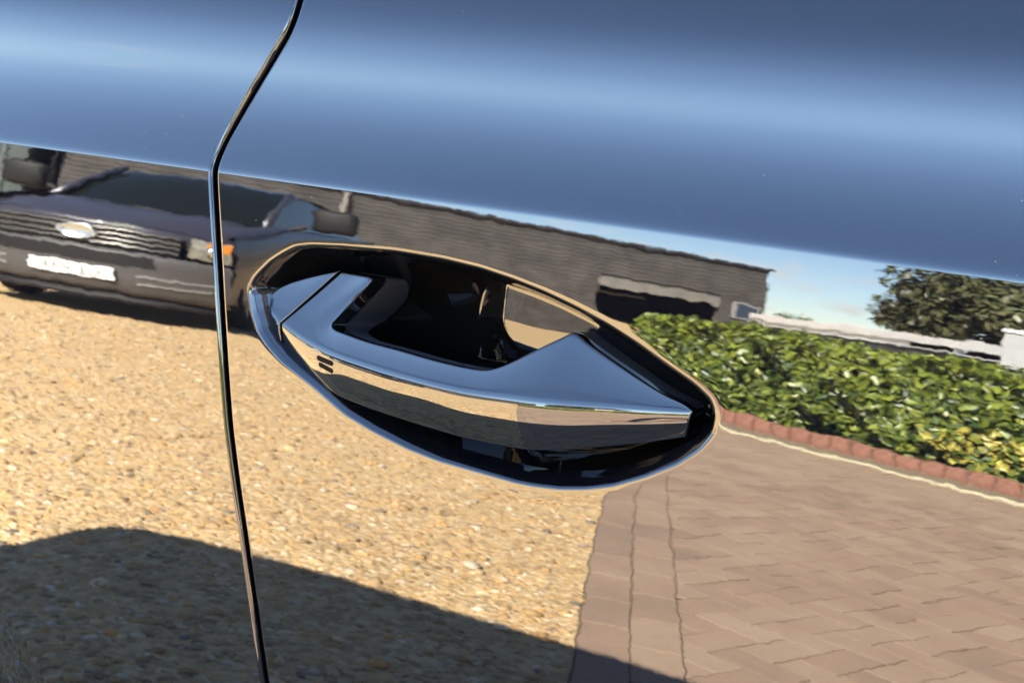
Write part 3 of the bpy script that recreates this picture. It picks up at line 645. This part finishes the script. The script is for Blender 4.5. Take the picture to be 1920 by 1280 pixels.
def tree(name, label, x, y, h, rad, cols, n, size, flat, trunk_h, seed):
    g = np.random.default_rng(seed); root = empty(name, (x, y, 0)); tag(root, label, 'tree' if 'tree' in name else 'shrub')
    t = MB(); t.tube((x, y, -.05), (x, y, h*.55), .05*h*.6, .03*h*.6); cl = []
    for k in range(26):
        a = g.uniform(0, 6.28); zz_ = g.uniform(trunk_h, h*.92); rr = rad*math.sqrt(max(.05, 1-((zz_-trunk_h)/(h-trunk_h))**1.6))*g.uniform(.45, 1.0); p = np.array([x+rr*math.cos(a), y+rr*math.sin(a), zz_])
        t.tube((x, y, min(zz_*.75, h*.55)), p, .035*h*.18, .008, 5); cl.append((p, rad*g.uniform(.2, .36)))
    for k in range(8): cl.append((np.array([x+g.normal(0, rad*.25), y+g.normal(0, rad*.25), trunk_h+(h-trunk_h)*g.uniform(.3, .97)]), rad*.38))
    t.build('trunk', M_BARK, root)
    P, Nn, ti = [], [], []
    for p, r_ in cl:
        k = n//len(cl); d = g.normal(size=(k, 3)); d /= np.linalg.norm(d, axis=1, keepdims=True); q = d*(g.random((k, 1))**.45)*r_; q[:, 2] *= flat; P.append(p+q); Nn.append(d*.6+np.array([0, 0, .8])+g.normal(0, .4, (k, 3)))
        ti.append(np.array(cols)[g.integers(0, len(cols), k)]*g.uniform(.6, 1.2)*g.uniform(.8, 1.2, (k, 1)))
    P = np.concatenate(P); v, f, c = leaves(P, np.concatenate(Nn), g.uniform(.6, 1.2, len(P))*size, np.concatenate(ti))
    tag(raw('crown', v, f, M_LEAF, root, False, c), kind='stuff')
    return root
tree('cedar_tree', 'broad dark olive conifer with ragged spreading boughs beyond the white fence', -.2, -31, 4.55, 4.2, [(.10, .11, .042), (.12, .12, .048), (.08, .09, .036), (.13, .12, .055)], 34000, .30, .75, .3, 3)
tree('round_shrub', 'small light green rounded bush showing just above the white fence beside the boarded building', -6.6, -33, 1.78, 1.0, [(.13, .17, .05), (.18, .20, .06), (.09, .13, .04)], 2200, .12, .8, .3, 5)

# ------------------------------------------------------------------ boarded building with the garage opening
LF_ = np.array([-15., -22.]); fd = np.array([7.8, -9.2]); FL = np.linalg.norm(fd); fdn = fd/FL; fo = np.array([-fdn[1], fdn[0]])   # fo points towards the car
if fo[1] < 0: fo = -fo
FROT = Matrix.Rotation(math.atan2(fdn[1], fdn[0]), 4, 'Z')
def fac(s, z, o=0.0): p = LF_+fd*s+fo*o; return (p[0], p[1], z)
bld = empty('boarded_building', fac(.25, 0)); tag(bld, 'long low building clad in dark grey-brown horizontal boards with an open garage bay', 'building')
M_BOARD = mat('weathered_board', (.098, .089, .081), .7, .3, var=.35, vscale=1.7)
M_DARK = mat('garage_dark', (.02, .018, .016), .9, .1)
def fbox(mb, s0, s1, z0, z1, o0, o1): p = fac((s0+s1)/2, (z0+z1)/2, (o0+o1)/2); return mb.box(p, ((s1-s0)*FL, o1-o0, z1-z0), FROT)
HW = 3.42; SA, SB, OA, OB, OZ = -.497, 1.0, .572, .886, 1.96
wl = MB(); fbox(wl, SA, OA, 0, HW, -.3, -.03); fbox(wl, OB, SB, 0, HW, -.3, -.03); fbox(wl, OA, OB, OZ, HW, -.3, -.03); wl.build('wall', M_BOARD, bld)
z = 0.0
while z < HW-.01:
    runs = [(SA, SB)] if z >= OZ-.02 else [(SA, OA), (OB, SB)]
    for s0, s1 in runs:
        q = MB(); tl = .014; zz0, zz1 = z, z+.158; 
        cs = [fac(s0, zz0, -.028), fac(s1, zz0, -.028), fac(s1, zz0, .022), fac(s0, zz0, .022), fac(s0, zz1, -.028), fac(s1, zz1, -.028), fac(s1, zz1, .002), fac(s0, zz1, .002)]
        q.add(cs, [(0, 1, 2, 3), (4, 7, 6, 5), (3, 2, 6, 7), (0, 4, 5, 1), (0, 3, 7, 4), (1, 5, 6, 2)]); q.build('board', M_BOARD, bld)
    z += .16
rf = MB(); fbox(rf, SA-.01, SB+.01, HW+.002, HW+.10, -6, .12); rf.build('roof', mat('roof_felt', (.05, .05, .055), .8, .2), bld)
bk_ = MB(); fbox(bk_, SA, SB, 0, HW, -6, -5.8); fbox(bk_, SB-.02, SB, 0, HW, -5.8, -.32); fbox(bk_, SA, SA+.02, 0, HW, -5.8, -.32); bk_.build('rear_wall', M_DARK, bld)
li = MB(); fbox(li, OA, OB-.004, 1.56, OZ-.004, -.2, .05); li.build('lintel', mat('pale_grey_beam', (.24, .23, .20), .8, .2, var=.3, vscale=2), bld)
gl = MB(); fbox(gl, OA+.02, OB-.05, 1.30, 1.36, -3.0, -2.9); gl.build('shelf', mat('pale_board', (.5, .48, .44), .7), bld)
wf = MB(); fbox(wf, .915, .985, 1.18, 1.86, .03, .07); wfo = wf.build('window', mat('white_frame', (.34, .34, .33), .4), bld); wp = MB(); fbox(wp, .921, .979, 1.24, 1.80, .072, .08); wp.build('pane', mat('window_glass', (.05, .07, .10), .03, ior=1.6), wfo)
dp = MB(); dp.tube(fac(.003, .02, .10), fac(.003, HW-.05, .10), .08, n=12); dp.build('downpipe', mat('pale_pipe', (.22, .21, .185), .6), bld)
# neighbouring house at the left end
nb = empty('glazed_house', (-21, -16.5, 0)); tag(nb, 'grey-green house front with tall dark glazing left of the boarded building', 'house')
NROT = Matrix.Rotation(R(-38), 4, 'Z'); nx = NROT @ Vector((1, 0, 0)); ny = NROT @ Vector((0, 1, 0)); NO = Vector((-20.3, -16.2, 0))
def nbox(mb, x0, x1, z0, z1, y0, y1): p = NO+nx*(x0+x1)/2+ny*(y0+y1)/2; return mb.box((p.x, p.y, (z0+z1)/2), (x1-x0, y1-y0, z1-z0), NROT)
q = MB(); nbox(q, -7, 1.2, 0, 3.3, -3, 0); q.build('wall', mat('grey_green_render', (.085, .105, .10), .8, .2, var=.3, vscale=.9), nb)
for x0 in (-6.4, -4.5, -2.6, -.55):
    q = MB(); nbox(q, x0, x0+1.35, .5, 2.9, .003, .05); wo = q.build('window', mat('grey_frame', (.10, .12, .12), .5), nb)
    q = MB(); nbox(q, x0+.08, x0+1.27, .58, 2.82, .053, .06); q.build('pane', mat('green_glass', (.03, .06, .06), .04, ior=1.8), wo)
q = MB(); p = NO+nx*-.85+ny*.1; q.tube((p.x, p.y, .05), (p.x, p.y, 3.25), .11, n=10); q.build('downpipe', mat('pale_pipe_b', (.42, .42, .38), .6), nb)
q = MB(); nbox(q, -.75, -.05, 2.98, 3.06, .02, .22); q.build('glint_bar', mat('glint_white', (.85, .85, .85), .25), nb)  # added white bar standing in for a bright glint on the house, not a lamp
q = MB(); nbox(q, -7.2, 1.4, 3.303, 3.45, -3.2, .2); q.build('roof', mat('slate', (.05, .05, .055), .7), nb)

# ------------------------------------------------------------------ white fence and gate pillar
FA, FB = np.array([-5.4, -22.6]), np.array([2.4, -10.2]); fdv = (FB-FA); FLn = np.linalg.norm(fdv); fdv /= FLn; FR = Matrix.Rotation(math.atan2(fdv[1], fdv[0]), 4, 'Z'); fno = np.array([-fdv[1], fdv[0]])
if fno[1] < 0: fno = -fno
fence = empty('white_fence', (*((FA+FB)/2), 0)); tag(fence, 'low white fence with a deep top rail running behind the hedge', 'fence')
M_WHITE = mat('white_paint', (.78, .77, .74), .5, .4, var=.12, vscale=3)
def fbar(name, a, b, z0, z1, o0, o1, m_):
    q = MB(); p = FA+fdv*(a+b)/2+fno*(o0+o1)/2; q.box((p[0], p[1], (z0+z1)/2), (b-a, o1-o0, z1-z0), FR, .006); return q.build(name, m_, fence)
fbar('rail', 0, FLn, 1.20, 1.37, 0, .05, M_WHITE); fbar('rail', 0, FLn, 1.07, 1.095, 0, .045, M_WHITE)
d_ = 0.0
while d_ < FLn: fbar('post', d_, d_+.12, 0, 1.199, -.13, -.01, M_WHITE); d_ += 2.05
fbar('panel', 0, FLn, .0, 1.06, -.02, -.004, mat('dark_panel', (.06, .062, .072), .6))
fbar('panel', 0, 7, 1.10, 1.196, -.02, -.004, M_WHITE)
gp = empty('gate_pillar', (.12, -12, 0)); tag(gp, 'square white rendered pillar rising behind the right end of the hedge', 'pillar')
q = MB(); q.box((.25, -12, .76), (1.06, .5, 1.52), None, .01); q.build('shaft', mat('white_render', (.44, .44, .43), .85, .2, var=.12, vscale=6), gp); q = MB(); q.box((.25, -12, 1.545), (1.12, .56, .045), None, .008); q.build('cap', M_WHITE, gp)

#CAR2
# ------------------------------------------------------------------ the dark car parked opposite, nose towards us
FI = R(20); SP = np.array([-5.3, -4.9]); sf = np.array([math.sin(FI), math.cos(FI)]); slr = np.array([math.cos(FI), -math.sin(FI)])
suv = empty('parked_car', (*(SP-sf*2.2), 0)); tag(suv, 'dark grey car with a bright oval grille badge parked on the gravel', 'car')
SM = Matrix(((slr[0], -sf[0], 0, SP[0]), (slr[1], -sf[1], 0, SP[1]), (0, 0, 1.13, 0), (0, 0, 0, 1)))      # local x across, y backwards from the nose
def sw(p): return SM @ Vector(p)
S_PAINT = mat('dark_grey_car_paint', (.034, .032, .043), .3, ior=1.6); S_BLACK = mat('black_trim', (.012, .011, .010), .6, .3); S_BUMP = mat('dark_bumper', (.075, .07, .066), .45, .4)
S_GLASS = mat('car_glass', (.006, .008, .007), .04, ior=1.33)
def sgrid(name, P, m_, parent=suv, smooth=True):
    P = np.array(P, float); nr, nc = P.shape[:2]; W2 = [sw(p) for p in P.reshape(-1, 3)]
    return raw(name, W2, grid_faces(nr, nc), m_, parent, smooth)
def bow(x): return .30*abs(x/.92)**2.6                       # how far the nose curves back towards the sides
xs = np.linspace(-.92, .92, 37)
def shell_at(x, y, z): return (x, y+bow(x), z)
hood = []
for t in np.linspace(0, 1, 16):
    y = .02+1.12*t; z = .84+.17*(1-(1-t)**2.2)
    hood.append([(x*(.95+.02*t), y+bow(x)*(1-t*.75), z-.06*abs(x/.92)**3-(.02*math.cos(x/.92*3.1*1.5)*.3) + (.018 if .38 < abs(x) < .62 else 0)*t) for x in xs])
body = sgrid('body', [[(-.93 if sd_ < 0 else .93, y, z) for z, y in ()] for sd_ in ()] or hood, S_PAINT)
# nose: hood lip, grille surround, bumper down to the chin
nose = []
for z, y in ((.84, .02), (.825, .0), (.80, -.012), (.785, -.012)): nose.append([(x*.95, y+bow(x), z-.06*abs(x/.92)**3) for x in xs])
sgrid('bonnet_lip', nose, S_PAINT)
bump = []
for z, y in ((.60, -.035), (.585, -.06), (.555, -.072), (.50, -.075), (.46, -.066), (.40, -.075), (.33, -.07), (.27, -.055), (.235, -.02), (.22, .06)): bump.append([(x*1.0, y+bow(x), z-.012*abs(x/.92)**2) for x in xs])
sgrid('bumper', bump, S_BUMP)
chin = []
for z, y in ((.225, .02), (.19, -.035), (.165, -.04), (.150, .0), (.148, .25)): chin.append([(x*.93, y+bow(x), z) for x in xs])
sgrid('chin_spoiler', chin, S_BLACK)
# sides and flanks
for s_ in (-1, 1):
    rows = []
    for y in np.concatenate([[.30, .4], np.linspace(.6, 4.3, 14)]):
        k_ = min(1, (y-.3)/.5); rows.append([(s_*(w_-.02*(1-k_)), y, z) for z, w_ in ((.25, .88), (.45, .93), (.70, .94), (.86, .92), (.86+.16*min(1, (y)/1.2), .88), (.87+.17*min(1, y/1.2), .80))])
    sgrid('body_side', rows, S_PAINT)
rear = [[(x, 4.3, z) for x in (-.93, 0, .93)] for z in (.25, .7, 1.04)]; sgrid('tail', rear, S_PAINT)
cab_y = [1.12, 1.30, 1.55, 1.80, 1.98]; cab_z = [1.015, 1.12, 1.26, 1.385, 1.44]
scr = [[(x*(.80-.10*(t)), y+.10*abs(x)**2*1.2, z-.035*abs(x)**2) for x in np.linspace(-.97, .97, 21)] for y, z, t in zip(cab_y, cab_z, np.linspace(0, 1, 5))]
sgrid('windscreen', scr, S_GLASS)
rf_ = [[(x*(.70), y+.10*abs(x)**2*(1 if y < 2.2 else 0), z-.045*abs(x)**2) for x in np.linspace(-1, 1, 21)] for y, z in ((1.98, 1.442), (2.3, 1.475), (2.8, 1.48), (3.4, 1.45), (4.0, 1.36), (4.25, 1.06))]
sgrid('roof', rf_, S_PAINT)
for s_ in (-1, 1):
    q = [[(s_*.80, 1.2, 1.03), (s_*.80, 2.4, 1.05), (s_*.80, 4.2, 1.05)], [(s_*.72, 1.9, 1.38), (s_*.71, 2.4, 1.42), (s_*.71, 3.9, 1.32)]]; sgrid('side_window', q, S_GLASS)
    mbp = MB(); mbp.tube(sw((s_*.79, 1.14, 1.01)), sw((s_*.69, 2.02, 1.43)), .035, .035, 8); mbp.build('windscreen_pillar', S_PAINT, suv, True)
    mm = MB(); rot = Matrix.Rotation(math.atan2(slr[1], slr[0]), 4, 'Z'); mm.box(sw((s_*1.20, 1.50, 1.18)), (.34, .13, .30), rot, .06); mi = mm.build('door_mirror', S_BLACK, suv, True)
    mg = MB(); mg.box(sw((s_*1.20, 1.567, 1.19)), (.24, .006, .23), rot, .002); mg.build('mirror_glass', S_GLASS, mi)
    ma = MB(); ma.tube(sw((s_*.88, 1.46, 1.04)), sw((s_*1.0, 1.50, 1.10)), .035, .03, 8); ma.build('mirror_arm', S_BLACK, mi)
# grille
gr_ = [[(x*.66, .012+bow(x*.66)*1.0, z) for x in xs] for z in (.60, .80)]; grille = sgrid('grille', gr_, S_BLACK)
for z in (.635, .680, .725, .770):
    sgrid('slat', [[(x*.655, -.006+bow(x*.655)+dy, z+dz) for x in xs] for dy, dz in ((.02, .012), (-.004, .008), (-.006, -.006), (.012, -.014))], mat('grille_slat', (.17, .165, .15), .3, metal=.7) if z == .635 else bpy.data.materials['grille_slat'], grille)
em = MB(); n = 36; V = []
for rad_, y in ((1, -.012), (1, -.026), (.86, -.034), (.78, -.024), (.0, -.022)): V += [sw((.135*rad_*math.cos(2*math.pi*i/n), y, .705+.068*rad_*math.sin(2*math.pi*i/n))) for i in range(n)]
em.add(V, [tuple(int(v_) for v_ in f_) for f_ in grid_faces(5, n, True)]); em.build('badge', mat('bright_badge', (.80, .82, .80), .22, metal=.85), suv, True)
mk = MB(); rot = Matrix.Rotation(math.atan2(slr[1], slr[0]), 4, 'Z')
# number plate with dark characters too blurred to read in the photograph
pl = MB(); pl.box(sw((.02, -.088, .385)), (.535, .012, .116), rot, .002); plate = pl.build('number_plate', mat('white_plate', (.80, .80, .76), .35), suv)
ch = MB()
for k_ in range(8):
    if k_ == 4: continue
    x0 = -.205+k_*.058
    for dx, dz, wx, wz in random.sample([(-.018, 0, .008, .075), (.018, 0, .008, .075), (0, .034, .04, .009), (0, -.034, .04, .009), (0, 0, .04, .009), (0, 0, .009, .075)], 3): ch.box(sw((.02+x0+dx, -.0950, .385+dz)), (wx, .002, wz), rot)
ch.build('plate_characters', mat('plate_black', (.015, .015, .015), .5), plate)
# lower intake, lamps, fog lamp slots
for a, b, z0, z1, nm, m_ in ((-.64, .50, .478, .572, 'air_intake', S_BLACK), ):
    sgrid(nm, [[(x, -.079+bow(x), z) for x in np.linspace(a, b, 20)] for z in (z0, z1)], m_)
M_LAMP = mat('headlamp_glass', (.34, .33, .27), .12, .6, var=.5, vscale=16, ior=1.6); M_AMB = mat('amber_lens', (.75, .26, .03), .25)
for s_ in (-1, 1):
    hl = sgrid('headlight', [[(s_*x, bow(x)-.006+dy, z-.05*(x-.7)) for x in np.linspace(.67, .90, 10)] for z, dy in ((.625, .0), (.66, -.012), (.74, -.012), (.80, .0))], M_LAMP)
    q = MB(); c_ = sw((s_*.79, bow(.79)-.022, .70)); q.tube(c_, c_+Vector((sf[0]*.012, sf[1]*.012, 0)), .055, .05, 18); q.build('reflector', CHROME, hl, True)
    sgrid('indicator', [[(s_*x, bow(x)-.021, z) for x in np.linspace(.77, .90, 6)] for z in (.715, .785)], M_AMB, hl)
    for z in (.335, .40): sgrid('bumper_strip', [[(s_*x, -.078+bow(x)+dy, z+dz) for x in np.linspace(.42, .84, 14)] for dy, dz in ((.004, -.012), (-.006, -.006), (-.006, .006), (.004, .012))], mat('strip_grey', (.19, .18, .165), .4) if 'strip_grey' not in bpy.data.materials else bpy.data.materials['strip_grey'])
bs = sgrid('bonnet_strip', [[(x, -.016+bow(x), z) for x in np.linspace(.16, .34, 8)] for z in (.797, .818)], CHROME)
for s_ in (-1, 1):
    for y in (.92, 3.5):
        c_ = sw((s_*.80, y, .327)); wheel(c_, .37, .22, suv, Matrix.Rotation(math.atan2(slr[1], slr[0])+(math.pi/2 if s_ > 0 else -math.pi/2), 3, 'Z'))
ub = MB(); ub.box(sw((0, 2.2, .26)), (1.6, 3.9, .06), rot); ub.build('underbody', S_BLACK, suv)
# specks of dust and pollen on the paint
dv, df = [], []
for k in range(46):
    if k < 30: u, z = rng.uniform(-.34, .24), rng.uniform(.995, 1.09)
    else: u, z = rng.uniform(-.34, .24), rng.uniform(.74, .99)
    if abs(u-gap_u(z)) < .006 or (np.hypot((u+.025)/.15, (z-.915)/.06) < 1): continue
    p = surf(u, z, .0001); r_ = rng.choice([.00014, .0002, .0003]); b_ = len(dv)*0+sum(len(x) for x in dv); dv.append(p+IV*r_*rng.uniform(.6, 1.3, (len(IV), 1))); df.append(IF+b_)
tag(raw('dust', np.concatenate(dv), np.concatenate(df), mat('pale_dust', (.3, .28, .24), .9), door), kind='stuff')
#PERSON
# ------------------------------------------------------------------ the person taking the picture, standing at the front side with arms stretched out
def person():
    J = {}; E = []
    def ch(names): E.extend(zip(names[:-1], names[1:]))
    def j(n, p, a, b=None): J[n] = (Vector(p), a, b or a)
    j('pelvis', (.80, -.90, .95), .150, .105); j('waist', (.79, -.885, 1.10), .130, .095); j('chest', (.75, -.855, 1.30), .150, .105); j('collar', (.73, -.835, 1.43), .085, .07); j('neck', (.715, -.825, 1.50), .052)
    j('jaw', (.69, -.80, 1.575), .066, .075); j('skull', (.695, -.80, 1.665), .084, .095); j('crown', (.70, -.805, 1.715), .062, .07); j('nose', (.600, -.722, 1.612), .011)
    ch(['pelvis', 'waist', 'chest', 'collar', 'neck', 'jaw', 'skull', 'crown']); ch(['jaw', 'nose'])
    for sd_, sh, el, wr, pm in (('r', (.855, -.715, 1.40), (.66, -.545, 1.17), (.455, -.452, 1.105), (.405, -.442, 1.10)), ('l', (.615, -.975, 1.40), (.47, -.80, 1.165), (.375, -.575, 1.075), (.355, -.527, 1.066))):
        j('sh'+sd_, sh, .066); j('el'+sd_, el, .043); j('fo'+sd_, Vector(el).lerp(Vector(wr), .35), .044); j('wr'+sd_, wr, .027); j('pm'+sd_, pm, .034, .018)
        ch(['collar', 'sh'+sd_, 'el'+sd_, 'fo'+sd_, 'wr'+sd_, 'pm'+sd_])
        d = (Vector(pm)-Vector(wr)).normalized(); up_ = Vector((0, 0, 1)); up_ = (up_-d*up_.dot(d)).normalized(); sx_ = d.cross(up_)
        for k, (o_, L) in enumerate(((.026, .070), (.009, .079), (-.009, .073), (-.026, .058))):
            b_ = Vector(pm)+up_*o_+d*.012; m_ = b_+d*L*.45+sx_*(.008 if sd_ == 'r' else -.004); e_ = m_+d*L*.30-sx_*(-.022 if sd_ == 'r' else .022)
            j(f'a{sd_}{k}', b_, .0095); j(f'b{sd_}{k}', m_, .0088); j(f'c{sd_}{k}', e_, .0075); ch(['pm'+sd_, f'a{sd_}{k}', f'b{sd_}{k}', f'c{sd_}{k}'])
        b_ = Vector(wr)+d*.018+up_*.026; j('ta'+sd_, b_, .0115); j('tb'+sd_, b_+d*.03+up_*.022, .0100); j('tc'+sd_, b_+d*.055+up_*.020, .0085); ch(['wr'+sd_, 'ta'+sd_, 'tb'+sd_, 'tc'+sd_])
    for sd_, hp, kn_, an, to in (('r', (.855, -.835, .88), (.875, -.815, .49), (.90, -.80, .085), (.79, -.705, .042)), ('l', (.745, -.965, .88), (.735, -.985, .49), (.735, -1.0, .085), (.625, -.905, .042))):
        j('hp'+sd_, hp, .098); j('kn'+sd_, kn_, .060); j('ca'+sd_, Vector(kn_).lerp(Vector(an), .3), .062); j('an'+sd_, an, .042); j('he'+sd_, Vector(an)+Vector((.02, -.02, -.035)), .044); j('to'+sd_, to, .040, .034)
        ch(['pelvis', 'hp'+sd_, 'kn'+sd_, 'ca'+sd_, 'an'+sd_, 'to'+sd_]); ch(['an'+sd_, 'he'+sd_])
    names = list(J); me = bpy.data.meshes.new('person'); me.from_pydata([J[n][0] for n in names], [(names.index(a), names.index(b)) for a, b in E], []); me.skin_vertices.new() if hasattr(me.skin_vertices, 'new') else None
    o = bpy.data.objects.new('person', me); COL.objects.link(o); md = o.modifiers.new('skin', 'SKIN'); md.use_smooth_shade = True; md.branch_smoothing = .6
    for k, n in enumerate(names): sv = me.skin_vertices[0].data[k]; sv.radius = (J[n][1], J[n][2]); sv.use_root = (n == 'pelvis')
    o.modifiers.new('sub', 'SUBSURF').levels = 2; o.modifiers['sub'].render_levels = 2
    dg = bpy.context.evaluated_depsgraph_get(); ev = bpy.data.meshes.new_from_object(o.evaluated_get(dg)); o.modifiers.clear(); o.data = ev
    mats = [mat('navy_shirt', (.02, .024, .04), .9, .2), mat('dark_trousers', (.016, .016, .02), .9, .2), mat('skin', (.42, .25, .18), .55), mat('dark_shoes', (.02, .018, .016), .6)]
    for m_ in mats: ev.materials.append(m_)
    wrs = [J['wrr'][0], J['wrl'][0]]
    for p in ev.polygons:
        c = p.center; p.use_smooth = True
        k = 0 if c.z > .955 else (1 if c.z > .09 else 3)
        if c.z > 1.475: k = 2
        if any((c-(J['wr'+q][0])).dot((J['pm'+q][0]-J['fo'+q][0]).normalized()) > -.09 and (c-J['pm'+q][0]).length < .24 for q in 'rl'): k = 2
        p.material_index = k
    f_ = Vector((-.75, .66, 0)).normalized(); r_ = Vector((.66, .75, 0)).normalized()
    # hair over the back and top of the head, eyes, mouth and ears
    bm = bmesh.new(); bmesh.ops.create_uvsphere(bm, u_segments=24, v_segments=16, radius=1)
    bmesh.ops.delete(bm, geom=[v for v in bm.verts if v.co.z < -.35 or (v.co.x > .45 and v.co.z < .45)], context='VERTS')
    for v in bm.verts: q = v.co.copy(); q = q*(1+.02*math.sin(q.x*31+q.y*17+q.z*23)); v.co = Vector((.697, -.803, 1.66))+f_*q.x*.108+r_*q.y*.098+Vector((0, 0, q.z*.118))
    hm = bpy.data.meshes.new('hair'); bm.to_mesh(hm); bm.free(); hm.materials.append(mat('brown_hair', (.035, .022, .014), .7)); hm.polygons.foreach_set('use_smooth', [True]*len(hm.polygons)); link(bpy.data.objects.new('hair', hm), o)
    hc = Vector((.69, -.80, 1.63))
    for sg in (-1, 1):
        q = MB(); q.add([hc+f_*(.083+.009*a)+r_*(sg*.031+b)+Vector((0, 0, c+.006)) for a, b, c in ((1, 0, 0), (.4, .014, 0), (.4, -.014, 0), (.4, 0, .008), (.4, 0, -.008))], [(0, 1, 3), (0, 3, 2), (0, 2, 4), (0, 4, 1)]); q.build('eye', mat('eye_dark', (.05, .04, .035), .2), o)
        q = MB(); q.box(hc+r_*sg*.085+Vector((0, 0, -.005)), (.04, .014, .06), Matrix.Rotation(math.atan2(f_.y, f_.x), 4, 'Z'), .006); q.build('ear', mats[2], o, True)
    q = MB(); q.box(hc+f_*.072+Vector((0, 0, -.072)), (.012, .048, .010), Matrix.Rotation(math.atan2(f_.y, f_.x), 4, 'Z'), .004); q.build('mouth', mat('lips', (.32, .14, .12), .5), o)
    tag(o, 'person in dark clothes beside the car, arms out, its shadow in the handle', 'person')
person()
ph = empty('smartphone', (.30, -.475, 1.10)); tag(ph, 'black smartphone held out towards the door handle in both hands', 'phone')
PM = Matrix((rx, ux, -fw)).transposed().to_4x4(); pc = Vector((0.24387, -.5, 1.0969))+rx*.058-ux*.020-fw*.020
q = MB(); q.box(pc, (.152, .074, .0085), PM, .003); q.build('case', mat('phone_black', (.01, .01, .011), .3), ph); q = MB(); q.box(pc-fw*.0047, (.146, .068, .0006), PM, .0); q.build('screen', mat('phone_screen', (.008, .008, .009), .05), ph)
q = MB(); q.box(pc-rx*.050+ux*.014+fw*.0055, (.030, .030, .0025), PM, .001); q.build('camera_bump', mat('phone_lens', (.006, .006, .008), .1), ph)
#END
